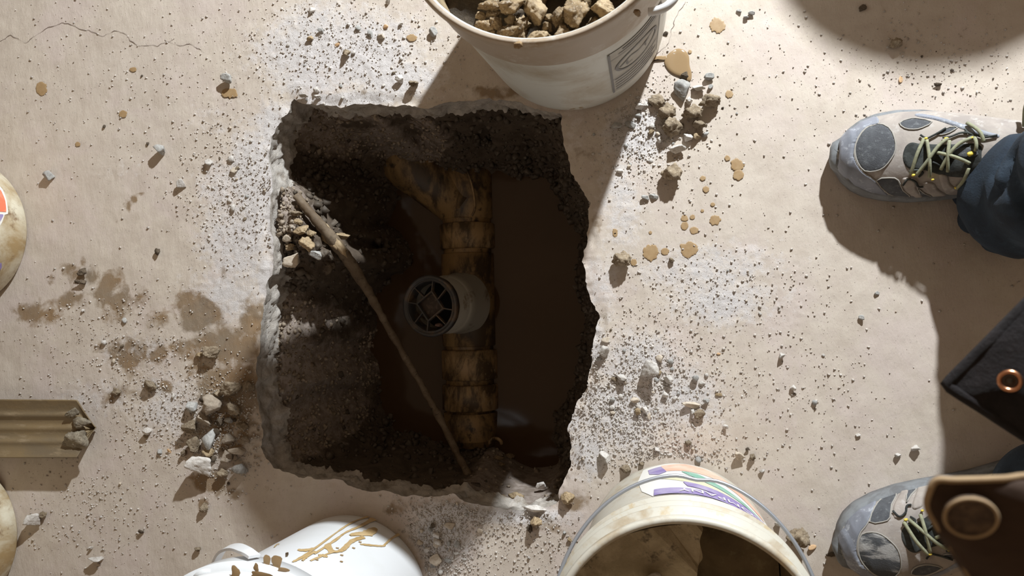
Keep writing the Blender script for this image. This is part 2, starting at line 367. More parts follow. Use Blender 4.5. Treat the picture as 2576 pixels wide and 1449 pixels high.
def floor_z(X, Y, dust, edge):
    z = fbm(X, Y, scale=9, octv=3, seed=11) * .0011
    z = z + np.clip(dust, 0, 1) * (np.abs(fbm(X, Y, scale=85, octv=4, seed=21, gain=.62)) * .0042)
    z = z + fbm(X, Y, scale=60, octv=3, seed=5) * .0004
    z = z - smooth(.020, 0, edge) * (.002 + .006 * np.abs(fbm(X, Y, scale=45, octv=4, seed=31)))
    return z
def build_floor():
    x0, x1, y0, y1 = -1.16, .66, -.66, .68; cell = .0026
    X, Y, fc, sd = masked_grid(PIT, x0, x1, y0, y1, cell, keep_inside=False)
    dn = blobs(X, Y, DUST) * (1.05 + .5 * fbm(X, Y, scale=12, octv=3, seed=9)); we = blobs(X, Y, WET) * 1.1
    fade = smooth(0, .05, np.minimum.reduce([X - x0, x1 - X, Y - y0, y1 - Y]))
    Z = floor_z(X, Y, dn, sd) * fade
    V = np.stack([X, Y, Z], 1)
    # broken side of the slab
    n = len(PIT); rows = 16; T = .085; W = []
    ex = PIT
    dnp = blobs(ex[:, 0], ex[:, 1], DUST); ztop = floor_z(ex[:, 0], ex[:, 1], dnp, np.zeros(n))
    out_n = nr * SGN
    for k in range(rows):
        f = k / (rows - 1); s = np.arange(n) * .05
        off = fbm(ex[:, 0], ex[:, 1], np.full(n, f * T), scale=40, octv=6, seed=41, gain=.72) * .022 * (f ** .5) - .004 * math.sin(f * 3.1)
        off = off * smooth(0, .12, np.full(n, f)) - .006 * f
        p = ex - out_n * off[:, None] * 1.0
        W.append(np.column_stack([p, ztop - f * T]))
    W = np.concatenate(W); o = len(V)
    idx = np.arange(rows * n).reshape(rows, n); wf = np.stack([idx[:-1], np.roll(idx[:-1], -1, 1), np.roll(idx[1:], -1, 1), idx[1:]], -1).reshape(-1, 4) + o
    # concrete beyond the detailed area
    B = 3.2; q = [(-B - .5, -B), (B, -B), (B, B), (-B - .5, B)]; r = [(x0, y0), (x1, y0), (x1, y1), (x0, y1)]
    E_ = np.array([(a, c_, 0) for a, c_ in q + r]); o2 = o + len(W)
    ef = np.array([[0, 1, 5, 4], [1, 2, 6, 5], [2, 3, 7, 6], [3, 0, 4, 7]]) + o2
    # fine cracks
    CR = []; cf = []
    o3 = o2 + 8
    def crack(pts, wd, seed):
        nonlocal o3
        ln = spline([P(x, y)[:2] for x, y in pts], 12); nn = len(ln)
        tt = np.gradient(ln, axis=0); tt /= np.linalg.norm(tt, axis=1)[:, None]; pp = np.stack([-tt[:, 1], tt[:, 0]], 1)
        ln = ln + pp * (fbm(ln[:, 0], ln[:, 1], scale=90, octv=3, seed=seed) * .004)[:, None]
        ww = wd * (.55 + .5 * vnoise(ln[:, 0] * 120, ln[:, 1] * 120, seed=seed + 1))
        zz = floor_z(ln[:, 0], ln[:, 1], blobs(ln[:, 0], ln[:, 1], DUST), np.ones(nn)) + .0006
        for sgn in (1, -1): CR.append(np.column_stack([ln + pp * (ww * sgn / 2)[:, None], zz]))
        a = np.arange(nn - 1) + o3; cf.append(np.stack([a + nn, a + nn + 1, a + 1, a], -1)); o3 += 2 * nn
    crack([(0,103),(28,92),(70,105),(110,78),(160,60),(210,74),(255,88),(300,82),(350,112),(400,112),(440,100)], .0011, 1)
    crack([(415,100),(440,112),(485,114),(515,132)], .0009, 5)
    crack([(1722,4),(1704,40),(1694,70),(1684,100),(1676,115)], .0010, 9)
    crack([(1675,116),(1662,124),(1652,134)], .0010, 15)
    crack([(0,-20),(-60,-10)], .001, 3)
    V = np.concatenate([V, W, E_] + CR); FC = np.concatenate([fc, wf, ef] + cf)
    mi = np.concatenate([np.zeros(len(fc)), np.full(len(wf), 2), np.zeros(4), np.ones(sum(len(c_) for c_ in cf))])
    me = mk(V, FC, True, mi)
    for nm, a in (('dust', dn), ('wet', we)):
        at = me.attributes.new(nm, 'FLOAT', 'POINT'); arr = np.zeros(len(V)); arr[:len(a)] = a; at.data.foreach_set('value', arr)
    o_ = link('floor', me, ['floor', 'crack', 'slab_edge']); o_['kind'] = 'structure'
build_floor()

# ------------------------------------------------------------------ earth in the pit
ZW = -.352
CTL = [(705,420,-.09),(720,330,-.085),(760,290,-.085),(860,290,-.09),(960,300,-.10),(1080,300,-.11),(1200,290,-.12),(1300,290,-.11),(1390,320,-.10),(1430,400,-.12),
 (800,350,-.14),(880,350,-.19),(960,345,-.20),(1050,350,-.25),(1100,390,-.29),(1000,400,-.31),(740,430,-.11),(790,440,-.15),(840,450,-.18),(860,520,-.155),(900,520,-.21),(910,590,-.20),(940,620,-.27),(930,680,-.24),(960,700,-.32),(900,430,-.25),(950,480,-.30),(960,560,-.33),(1180,330,-.30),(1250,340,-.27),(1330,350,-.24),(1400,400,-.25),(1260,420,-.35),(1400,440,-.345),(1330,440,-.352),
 (692,480,-.030),(695,540,-.028),(700,600,-.032),(700,660,-.045),(715,520,-.034),(720,560,-.036),(720,640,-.045),(748,520,-.045),(765,550,-.048),(790,580,-.055),(840,630,-.080),(750,610,-.045),(780,650,-.060),(810,600,-.060),(860,655,-.10),(740,690,-.065),(790,700,-.09),
 (720,720,-.085),(720,800,-.085),(720,900,-.09),(720,1000,-.095),(720,1100,-.095),(760,1160,-.10),(800,760,-.15),(800,860,-.155),(800,960,-.16),(800,1060,-.165),(870,760,-.25),(870,860,-.265),(870,980,-.28),(880,1080,-.26),(930,1150,-.24),(850,1160,-.17),
 (950,740,-.36),(940,880,-.365),(965,1000,-.365),(1000,1080,-.36),(1020,700,-.42),(1040,900,-.42),(1000,550,-.38),(1060,1090,-.36),(980,1150,-.30),(1080,1150,-.31),(980,1210,-.20),(1080,1215,-.23),(1150,1150,-.31),(1200,1130,-.33),(1260,1150,-.33),(1180,1220,-.20),(1260,1200,-.24),(1300,1240,-.17),(1200,1250,-.13),(1380,1240,-.15),(1300,1270,-.12),(1340,1180,-.345),(1400,1180,-.31),(1400,1120,-.36),(1420,1220,-.2),
 (1200,800,-.45),(1350,600,-.45),(1350,900,-.45),(1450,600,-.40),(1460,800,-.40),(1450,950,-.38),(1180,560,-.45),(1350,1100,-.42)]
cw = np.array([P(*c_) for c_ in CTL])
extra = []
for i in range(0, len(PIT), 24):     # under the slab all round the earth meets the concrete
    p = PIT[i] + nr[i] * SGN * .03; extra.append((p[0], p[1], -.08))
cw = np.concatenate([cw, np.array(extra)])
def _tps(A, B): d = np.sqrt(((A[:, None] - B[None]) ** 2).sum(-1) + 1e-6); return d
K = _tps(cw[:, :2], cw[:, :2]); K[np.diag_indices(len(cw))] += .0022
wts = np.linalg.solve(K, cw[:, 2] - cw[:, 2].mean())
caps_ = RNG.uniform([P(640, 700)[0] - .05, P(1300, 1290)[1] - .02], [P(1500, 700)[0] + .03, P(1000, 230)[1] + .02], (900, 2))
cr_ = RNG.uniform(.004, .013, 900)
def base_z(X, Y):
    z = np.zeros_like(X)
    for i in range(0, len(X), 20000):
        z[i:i + 20000] = _tps(np.stack([X[i:i + 20000], Y[i:i + 20000]], 1), cw[:, :2]) @ wts
    return z + cw[:, 2].mean()
def build_earth():
    global EX, EY, EZ, eg0, ecell
    x0, y0 = PIT.min(0) - .045; x1, y1 = PIT.max(0) + .045; cell = .0032
    nx, ny = int((x1 - x0) / cell), int((y1 - y0) / cell)
    gx, gy = np.meshgrid(x0 + np.arange(nx) * cell, y0 + np.arange(ny) * cell, indexing='ij')
    X, Y = gx.ravel(), gy.ravel(); Z = base_z(X, Y)
    Z = Z + fbm(X, Y, scale=16, octv=5, seed=51, gain=.55) * .014
    Z = Z + np.abs(fbm(X, Y, scale=48, octv=5, seed=61, gain=.65)) * .016 - .003
    dd, _, _ = near(PIT[::3], X, Y); oo = ~inside(PIT, X, Y); kk = np.where(oo, smooth(.004, .022, dd), 0.0); Z = np.where(oo, np.minimum(Z, -.05), Z); Z = Z * (1 - kk) - .083 * kk
    Zg = Z.reshape(nx, ny).copy()
    for (cx_, cy_), r in zip(caps_, cr_):
        i0, i1 = int((cx_ - r - x0) / cell), int((cx_ + r - x0) / cell) + 2; j0, j1 = int((cy_ - r - y0) / cell), int((cy_ + r - y0) / cell) + 2
        i0, j0 = max(i0, 0), max(j0, 0); sx, sy = gx[i0:i1, j0:j1], gy[i0:i1, j0:j1]
        if sx.size == 0: continue
        h = np.sqrt(np.clip(r * r - (sx - cx_) ** 2 - (sy - cy_) ** 2, 0, None)) * .8
        Zg[i0:i1, j0:j1] += h * .75
    Zg = np.minimum(Zg, np.where(oo, -.083, -.020).reshape(nx, ny))
    EX, EY, EZ = gx, gy, Zg; eg0 = (x0, y0); ecell = cell
    idx = np.arange(nx * ny).reshape(nx, ny)
    fc = np.stack([idx[:-1, :-1], idx[1:, :-1], idx[1:, 1:], idx[:-1, 1:]], -1).reshape(-1, 4)
    me = mk(np.stack([X, Y, Zg.ravel()], 1), fc)
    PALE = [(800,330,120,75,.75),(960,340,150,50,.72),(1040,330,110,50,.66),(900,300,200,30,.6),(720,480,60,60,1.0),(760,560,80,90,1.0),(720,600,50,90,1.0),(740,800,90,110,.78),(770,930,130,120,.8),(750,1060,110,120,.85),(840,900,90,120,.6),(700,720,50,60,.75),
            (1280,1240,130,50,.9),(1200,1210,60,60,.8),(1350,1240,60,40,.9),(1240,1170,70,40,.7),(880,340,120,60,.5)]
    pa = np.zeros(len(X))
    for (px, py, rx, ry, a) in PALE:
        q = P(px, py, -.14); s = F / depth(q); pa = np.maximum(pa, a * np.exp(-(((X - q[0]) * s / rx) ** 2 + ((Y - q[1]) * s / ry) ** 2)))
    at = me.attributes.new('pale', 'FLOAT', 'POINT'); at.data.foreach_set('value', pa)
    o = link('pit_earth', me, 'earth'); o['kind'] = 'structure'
    global PALEG; PALEG = pa.reshape(nx, ny)
build_earth()
def pale_at(x, y):
    i = int(round((x - eg0[0]) / ecell)); j = int(round((y - eg0[1]) / ecell))
    return PALEG[min(max(i, 0), PALEG.shape[0] - 1), min(max(j, 0), PALEG.shape[1] - 1)]
def soil_z(x, y):
    i = int(round((x - eg0[0]) / ecell)); j = int(round((y - eg0[1]) / ecell))
    i = min(max(i, 0), EZ.shape[0] - 1); j = min(max(j, 0), EZ.shape[1] - 1); return float(EZ[i, j])
# water
wx0, wy0 = PIT.min(0) - .03; wx1, wy1 = PIT.max(0) + .03
me = mk([(wx0, wy0, ZW), (wx1, wy0, ZW), (wx1, wy1, ZW), (wx0, wy1, ZW)], [(0, 1, 2, 3)], False)
tag(link('muddy_water', me, 'water'), 'still dark brown muddy water lying in the bottom of the pit', 'water', kind='stuff')

# ------------------------------------------------------------------ rocks
def ico(sub):
    bm = bmesh.new(); bmesh.ops.create_icosphere(bm, subdivisions=sub, radius=1)
    v_ = np.array([x.co[:] for x in bm.verts]); f_ = np.array([[q.index for q in fa.verts] for fa in bm.faces]); bm.free(); return v_, f_
ICO = {s: ico(s) for s in (1, 2, 3, 4)}
def rock_verts(seed, sub=4, planes=13, rough=.06, lump=.1, box=False):
    rg = np.random.default_rng(seed); v_, f_ = ICO[sub]
    nn = rg.normal(size=(planes, 3)); nn /= np.linalg.norm(nn, axis=1)[:, None]; hh = rg.uniform(.5, 1.0, planes)
    d = v_ @ nn.T; r = np.min(np.where(d > .08, hh / np.maximum(d, .08), 9), axis=1); r = np.minimum(r, 1.38)
    r = r * (1 + lump * fbm(v_[:, 0], v_[:, 1], v_[:, 2], 1.6, 3, seed) + rough * fbm(v_[:, 0], v_[:, 1], v_[:, 2], 5, 4, seed + 5, .65))
    p = v_ * r[:, None]; ext = (p.max(0) - p.min(0)); p = (p - (p.max(0) + p.min(0)) / 2) / ext.max() * 2
    return p, f_
SHAPE = {'clod': (14, .34, .24), 'tan': (13, .26, .2), 'white': (11, .14, .1), 'grey': (11, .09, .1), 'dark': (14, .34, .22), 'beige': (9, .09, .08), 'cobble': (14, .14, .14), 'wetrock': (12, .32, .22)}
PROTO = {}
for kx, (np_, rg_, lp_) in SHAPE.items():
    PROTO[kx] = []
    for s in range(5):
        vv, ff = rock_verts(100 + s * 7 + len(kx) * 31 + ord(kx[0]), 4, np_, rg_, lp_)
        me = mk(vv, ff, True); me.materials.append(M[kx]); PROTO[kx].append((me, vv))
SMALL = {}
for kx in SHAPE:
    SMALL[kx] = []
    for s in range(4):
        vv, ff = rock_verts(500 + s * 9 + ord(kx[0]), 2, 7, .12, .1)
        me = mk(vv, ff, False); me.materials.append(M[kx]); SMALL[kx].append((me, vv))
def put_rock(name, px, py, wpx, kind, zf=0.0, hr=1.0, flat=.72, small=False, rot=None, sink=.06, elong=None):
    c0 = P(px, py, zf); s = depth(c0) / F; r = wpx * s / 2
    me, vv = random.choice((SMALL if small else PROTO)[kind])
    sx = 1.0; sy = hr
    if elong is None: sy *= random.uniform(.82, 1.0)
    o = bpy.data.objects.new(name, me); COL.objects.link(o)
    rz = random.uniform(0, 6.28) if rot is None else rot
    tilt = Euler((random.uniform(-.5, .5), random.uniform(-.5, .5), random.uniform(0, 6.28) if hr == 1.0 else 0)).to_matrix()
    A = np.array(Matrix.Rotation(rz if rot is not None else 0, 3, 'Z') @ Matrix.Diagonal((sx * r, sy * r, flat * r)) @ tilt)
    q = vv @ A.T
    zc = zf - q[:, 2].min() - sink * r
    # shift so that the seen body, not its foot, is at the pixel
    c1 = P(px, py, zc); mt = Matrix(A.tolist()).to_4x4(); mt.translation = Vector((c1[0], c1[1], zc)); o.matrix_world = mt
    return o
ST = [  # px, py, width, kind, height/width, flatness, label
 (1714,225,46,'grey',1.25,.7,'pale grey stone just below the tan puddle'),
 (1757,221,36,'white',.8,.7,'chalky striped stone right of the pale grey stone by the puddle'),
 (1723,192,28,'dark',.8,.7,'small dark brown clod sitting in the lower edge of the tan puddle'),
 (1733,253,28,'white',.8,.6,'bluish white crumbly lump under the pale grey stone'),
 (1785,253,60,'clod',.62,.7,'long knobbly brown clod at the right end of the clod pile'),
 (1652,252,46,'clod',.9,.6,'flattish brown clod at the upper left of the clod pile'),
 (1676,279,52,'clod',.95,.7,'smooth faced brown clod below the upper left one in the pile'),
 (1741,281,54,'clod',.85,.8,'angular brown clod in the middle of the clod pile'),
 (1760,313,40,'clod',.9,.8,'greyish brown clod at the lower right of the clod pile'),
 (1692,322,58,'clod',1.0,.8,'largest pitted brown clod, in the centre left of the pile'),
 (1731,344,26,'white',1.0,.7,'small wedge shaped white chip beside the olive clod'),
 (1753,341,24,'tan',1.1,.8,'small olive clod right of the wedge shaped white chip'),
 (1774,337,18,'grey',1.0,.8,'little grey pebble at the right foot of the clod pile'),
 (1703,374,44,'white',.88,.85,'round white stone below the clod pile'),
 (1690,432,54,'clod',1.15,.85,'lone brown clod with a split face under the round white stone'),
 (1783,193,24,'grey',.95,.8,'tan grey pebble right of the puddle'),
 (1787,219,14,'grey',1.0,.8,'tiny grey pebble under the tan grey one, right of the puddle'),
 (1659,352,18,'white',1.2,.8,'small white lump left of the largest brown clod'),
 (1608,268,22,'white',.9,.8,'white crumb cluster lump nearest the full bucket'),
 (1624,264,14,'white',1.0,.8,'small white lump just right of the white crumb cluster'),
 (1606,291,18,'grey',.8,.8,'small bluish pebble below the white crumb cluster'),
 (1584,313,28,'grey',.85,.8,'blue grey pebble at the edge of the full bucket shadow'),
 (1551,314,28,'grey',1.0,.7,'round grey pebble just inside the full bucket shadow'),
 (1623,497,20,'grey',.85,.8,'left one of the blue grey pebble pair below the clods'),
 (1643,495,24,'grey',.75,.8,'right one of the blue grey pebble pair below the clods'),
 (1558,430,24,'white',.8,.35,'flat pale chip left of the lone clod'),
 (1640,332,18,'tan',1.0,.8,'small olive brown clod left of the largest brown clod'),
 (1564,651,52,'clod',1.05,.8,'large grey brown stone right of the pit edge, beside the splashes'),
 (1690,655,16,'clod',1.3,.8,'small brown pebble between the splashes and the dust'),
 (1634,929,40,'white',1.0,1.3,'tall angular white stone with a long shadow, right of the pit'),
 (1659,901,24,'beige',1.0,.4,'flat round beige chip above the tall angular white stone'),
 (1518,884,34,'white',1.0,.9,'rough white chunk on the right rim of the pit'),
 (1524,856,22,'beige',.9,.5,'square pinkish chip above the rough white chunk'),
 (1563,949,44,'white',.45,.5,'long low white fragment lower left of the tall angular stone'),
 (1682,953,26,'white',1.05,.9,'white lump right of the tall angular white stone'),
 (1658,939,15,'tan',1.0,.8,'small tan clod touching the tall angular white stone'),
 (1749,952,20,'grey',1.2,.8,'grey white lump beside the bright triangular chip'),
 (1765,964,16,'white',.8,.7,'bright triangular white chip in the right scatter'),
 (1596,1006,26,'beige',.7,.4,'flat pinkish chip in the scatter right of the pit'),
 (1672,993,18,'white',1.2,.9,'upright pale chip below the white lump'),
 (1738,1018,46,'beige',.42,.4,'long flat beige flake in the right scatter'),
 (1742,1036,18,'white',1.0,.8,'white pebble in front of the brown clod under the long flake'),
 (1758,1042,30,'clod',.95,.7,'brown clod tucked under the long flat flake'),
 (1808,993,18,'tan',.9,.4,'flat round tan chip in the right scatter'),
 (1776,1010,18,'grey',1.2,.8,'grey lump at the right end of the long flat flake'),
 (1603,1036,22,'tan',1.0,.8,'tan lump in the lower right scatter'),
 (1622,1030,24,'white',.9,.7,'white lump right of the tan lump in the scatter'),
 (1634,1046,16,'beige',1.3,.5,'narrow beige chip standing below the white lump in the scatter'),
 (1521,1149,40,'white',1.0,.9,'knobbly white chunk above the tipped wire handle'),
 (1653,1131,20,'white',1.0,.9,'small white pebble beside the brown clod above the label bucket'),
 (1574,1178,30,'clod',.95,.8,'olive brown clod touching the upper left of the label bucket'),
 (1614,1167,16,'clod',.9,.8,'small brown clod right of the olive one above the label bucket'),
 (1824,1073,18,'white',.9,.8,'white pebble above the label bucket on the right'),
 (1731,1114,20,'clod',.8,.8,'brown pebble below the scatter above the label bucket'),
 (1858,1146,26,'beige',1.0,.9,'beige stone at the upper right of the label bucket'),
 (1893,1150,20,'clod',1.0,.9,'brown stone right of the beige one near the label bucket'),
 (1880,1129,12,'dark',1.1,.8,'tiny dark clod above the beige and brown stones'),
 (1916,1184,14,'white',.9,.8,'small white chip at the right of the label bucket'),
 (1425,1253,42,'tan',1.1,.6,'tan clod perched on the lower right corner of the pit rim'),
 (1958,1318,26,'white',.7,.7,'white chip under the steel handle at its right side'),
 (1952,1353,20,'white',.9,.8,'pale lump against the right side of the label bucket'),
 (2008,1350,50,'clod',1.25,1.2,'tall mottled stone beside the steel handle at bottom right'),
 (2090,1394,24,'dark',.6,.6,'small dark clod left of the lower shoe toe'),
 (1420,1341,12,'grey',1.0,.8,'little grey pebble left of the steel handle'),
 (1433,1358,14,'tan',1.1,.7,'little rusty clod left of the steel handle'),
 (1348,1312,34,'tan',.7,1.1,'brown standing clod below the pit with a long finger of shadow'),
 (1333,1330,20,'dark',1.4,.9,'dark clod leaning on the brown standing clod below the pit'),
 (1207,1336,15,'beige',1.3,.6,'lone beige chip below the pit'),
 (1095,1408,32,'beige',.95,.5,'largest flat beige chip in the heap by the white bucket'),
 (1101,1366,26,'beige',1.0,.6,'pinkish beige chip above the largest one in the heap'),
 (1130,1323,28,'beige',.8,.6,'cream chip at the top of the heap by the white bucket'),
 (1097,1346,26,'white',.8,.7,'grey white lump in the middle of the heap by the white bucket'),
 (1056,1363,22,'beige',.9,.6,'dull beige chip at the left side of the heap'),
 (1074,1383,24,'white',.7,.7,'bluish white lump above the largest beige chip'),
 (1127,1412,20,'grey',.8,.7,'blue grey lump at the lower right of the heap'),
 (1150,1370,17,'grey',1.1,.9,'dark grey pebble at the right edge of the heap'),
 (1149,1393,17,'white',1.3,.7,'tall white chip at the right edge of the heap'),
 (1088,1322,14,'dark',1.1,.8,'rusty brown pebble at the top left of the heap'),
 (571,198,32,'grey',.8,.9,'grey brown stone with a black shadow left of the pit top'),
 (401,377,32,'grey',.85,.9,'grey stone alone on the floor at left, above the curved smear'),
 (121,440,26,'grey',1.0,.9,'grey brown stone at the end of the white crumb line, far left'),
 (1089,80,24,'grey',1.0,.9,'grey pebble left of the full bucket'),
 (1041,210,28,'clod',.8,1.0,'brown stone above the pit beside the white lump'),
 (1005,197,24,'white',1.0,.8,'white lump above the pit beside the brown stone'),
 (868,133,26,'clod',.85,.9,'olive clod in the dust above the pit'),
 (795,225,16,'white',1.2,.8,'bluish white pebble at the top left rim of the pit'),
 (799,243,20,'white',1.1,.8,'rough white lump just under the bluish pebble at the pit rim'),
 (762,240,28,'white',.8,.7,'pale lump on the top left corner of the pit'),
 (781,97,20,'tan',.8,.8,'olive mossy clod in the dust at top'),
 (807,77,18,'grey',.9,.8,'grey brown pebble above the olive mossy clod'),
 (931,84,16,'grey',1.4,.8,'slim grey pebble in the dust above the pit'),
 (958,92,22,'beige',.8,.5,'flat beige flake in the dust above the pit'),
 (1008,60,14,'white',.9,.9,'white pebble nearest the rim of the full bucket'),
 (976,3,18,'white',.6,.9,'white stone at the top edge of the photo'),
 (455,462,20,'white',1.2,.9,'white pebble at the left end of the pale scatter'),
 (525,408,22,'white',1.0,.9,'white lump at the top of the pale scatter left of the pit'),
 (588,428,18,'beige',1.2,.5,'beige flake in the pale scatter left of the pit'),
 (208,685,26,'dark',.8,.6,'dark grey flint at left above the stained patch'),
 (204,709,32,'dark',.62,.5,'dark greenish flint lying below the other flint'),
 (397,633,17,'dark',1.2,.8,'small dark pebble left of the pit on its own'),
 (379,971,38,'clod',1.2,.6,'round olive brown clod above the shovel tip'),
 (530,886,46,'clod',.8,.7,'broad brown clod in the wet stain left of the pit'),
 (500,893,24,'tan',.8,.8,'small yellow brown clod left of the broad brown one'),
 (292,985,26,'clod',1.0,.6,'flat olive clod above the shovel blade'),
 (369,1083,24,'white',1.2,.7,'bright white chip right of the shovel'),
 (402,1137,14,'grey',1.2,.8,'grey pebble between the shovel and the rubble'),
 (367,1098,14,'tan',.8,.8,'orange crumb beside the bright white chip'),
 (451,1110,22,'white',.75,.6,'pointed white chip at the left end of the rubble'),
 (82,1308,36,'white',.95,.9,'round white stone beside the lower left bucket'),
 (108,1295,20,'clod',.9,.8,'brown pebble behind the round white stone'),
 (240,1405,36,'white',.6,.6,'knobbly whitish lump near the bottom left'),
 (228,1378,12,'white',1.0,.9,'tiny white pebble above the knobbly whitish lump'),
 (354,1337,14,'dark',1.2,.8,'small dark pebble below the pit stains'),
 (498,1381,18,'clod',1.2,.8,'brown pebble above the white bucket lid'),
 (513,1277,26,'clod',1.0,.7,'wet brown clod below the rubble'),
 (427,1138,9,'wood',3.0,.5,'orange wood splinter left of the rubble'),
 (2043,1377,26,'wood',.45,.5,'orange wood splinter beside the tall mottled stone'),
 (970,67,20,'wood',.5,.5,'yellow wood splinter above the pit'),
 (848,113,18,'wood',.5,.5,'tan wood splinter above the olive clod'),
 (1808,890,11,'wood',.5,.5,'tiny orange splinter in the right dust'),
 (2254,108,32,'clod',1.15,.8,'brown stone at the edge of the round shadow, top right'),
 (2170,19,22,'dark',1.2,.4,'dark green crumb inside the round shadow, top right'),
 (2360,212,20,'dark',.65,.8,'small dark chip above the upper shoe'),
 (2266,200,14,'wood',1.4,.4,'pinkish splinter left of the small dark chip'),
 (1859,28,13,'grey',.8,.9,'small pebble left of the pair at top right of the full bucket'),
 (1890,33,16,'grey',.9,.9,'larger pebble of the pair at top right of the full bucket'),
 (1877,43,14,'grey',.8,.9,'lower pebble of the pair at top right of the full bucket'),
 (1674,84,14,'dark',1.1,.7,'small dark clod between the full bucket and the crack'),
 (1966,896,15,'white',1.1,.9,'pale pebble far right of the pit on clear floor'),
 (1995,975,16,'white',1.2,.9,'lower pale pebble on the clear floor at right'),
 (2205,738,12,'grey',1.2,.9,'grey pebble in front of the leg shadow'),
 (2167,799,14,'grey',1.1,.9,'bluish pebble near the leg shadow'),
 (2259,1145,18,'white',1.1,.9,'white pebble left of the lower leg shadow'),
 (2303,1128,24,'white',.6,.7,'pale chip at the edge of the lower leg shadow'),
 (2159,1095,13,'white',1.3,.9,'white crumb on the clear floor above the lower shoe'),
]
M['wood'].name = 'wood_splinter'
PROTO['wood'] = []
vv, ff = rock_verts(77, 3, 8, .06, .05); me = mk(vv, ff, False); me.materials.append(M['wood']); PROTO['wood'].append((me, vv))
for (px, py, wd, kd, hr, fl, lb) in ST:
    nm = {'clod': 'mud_clod', 'dark': 'mud_clod', 'tan': 'mud_clod', 'wood': 'wood_splinter'}.get(kd, 'stone')
    o = put_rock(nm, px, py, wd * 1.06, kd, 0.0, hr, fl, rot=random.uniform(-.25, .25))
    tag(o, lb, {'mud_clod': 'clod', 'wood_splinter': 'splinter', 'stone': 'stone'}[nm], {'mud_clod': 'mud clods on the floor', 'wood_splinter': 'wood splinters on the floor', 'stone': 'loose stones on the floor'}[nm])
# rubble left of the pit
RB = [(481,1024,34,'grey',.9,'blue grey chunk at the top left of the rubble heap'),(479,1071,46,'clod',1.0,'smooth brown chunk at the left of the rubble heap'),(531,1016,62,'cobble',.8,'biggest pinkish chunk at the top of the rubble heap'),
 (517,1056,44,'cobble',.7,'pale chunk jutting out under the biggest one in the rubble'),(583,977,62,'clod',.85,'big wet brown chunk above the rubble heap'),(548,989,28,'clod',.9,'small brown stone left of the big wet chunk'),(624,974,34,'clod',1.0,'brown stone right of the big wet chunk'),
 (589,1031,50,'clod',.8,'rounded brown stone right of the biggest pinkish chunk'),(526,1104,38,'grey',1.7,'tall blue grey slab of rubble standing in the heap'),(520,1136,34,'tan',.9,'olive brown stone below the blue grey slab'),(487,1118,34,'clod',1.3,'dull brown stone left of the blue grey slab'),
 (503,1171,64,'white',.75,'large grey white chunk at the bottom of the rubble heap'),(575,1104,38,'cobble',.7,'beige cobble right of the blue grey slab'),(617,1108,30,'cobble',.6,'flat beige cobble beside the pit rim'),(596,1133,38,'cobble',.8,'rounded beige cobble in the lower right of the heap'),
 (572,1149,34,'cobble',1.1,'egg shaped beige cobble in the lower right of the heap'),(592,1152,15,'cobble',1.1,'smallest beige cobble next to the egg shaped one'),(603,1181,42,'grey',.8,'flat grey cobble at the bottom right of the heap'),(559,1189,34,'clod',.9,'brown cobble at the bottom centre of the heap'),(575,1058,24,'grey',.8,'little bluish stone in the middle of the heap'),
 (552,1062,26,'dark',1.0,'dark stone between the pale and rounded chunks of the heap'),(610,1070,34,'clod',.7,'brown stone between the rounded stone and the pit rim'),(462,1140,22,'clod',1.0,'small brown stone on the left fringe of the heap')]
for (px, py, wd, kd, hr, lb) in RB:
    o = put_rock('rubble_chunk', px, py, wd * 1.08, kd, 0.0, hr, .75, rot=random.uniform(-.3, .3)); tag(o, lb, 'rubble', 'rubble heaped left of the pit')
# stones on the ledge inside the pit
LD = [(746,537,32,'clod',.7,'brown clod at the top of the lit ledge pile'),(751,560,28,'tan',.8,'yellow clod under the topmost brown one on the ledge'),(757,580,40,'tan',.6,'wedge shaped tan clod on the ledge'),(781,587,26,'tan',.9,'small glossy tan clod near the thin pipe'),
 (723,599,26,'beige',.9,'pale clod at the left of the ledge pile'),(735,623,32,'tan',.9,'rounded yellow clod at the left of the ledge pile'),(773,614,46,'tan',.8,'orange tan clod in the middle of the ledge pile'),(811,611,40,'tan',1.0,'bumpy tan clod touching the thin pipe'),
 (796,573,26,'clod',.9,'brown clod right of the wedge shaped one'),(793,640,34,'grey',.8,'grey wedge stone below the orange tan clod'),(739,660,46,'beige',.9,'pinkish lobed clod at lower left of the ledge pile'),(768,690,44,'beige',.85,'lowest rounded pale clod on the ledge'),
 (820,665,58,'dark',1.0,'large dark brown clod in shadow on the ledge'),(731,689,26,'dark',.8,'dark clod left of the lowest pale one'),(860,594,44,'tan',.45,'crusty clod hanging on the far side of the thin pipe'),(749,606,20,'tan',.8,'tiny tan clod between the pale and orange ones on the ledge')]
for (px, py, wd, kd, hr, lb) in LD:
    q = P(px, py, -.05); zz = soil_z(q[0], q[1]); zz = max(zz, -.11)
    o = put_rock('mud_clod', px, py, wd * 1.1, kd, zz, hr, .85, rot=random.uniform(-.4, .4), sink=.2); tag(o, lb, 'clod', 'mud clods on the pit ledge')
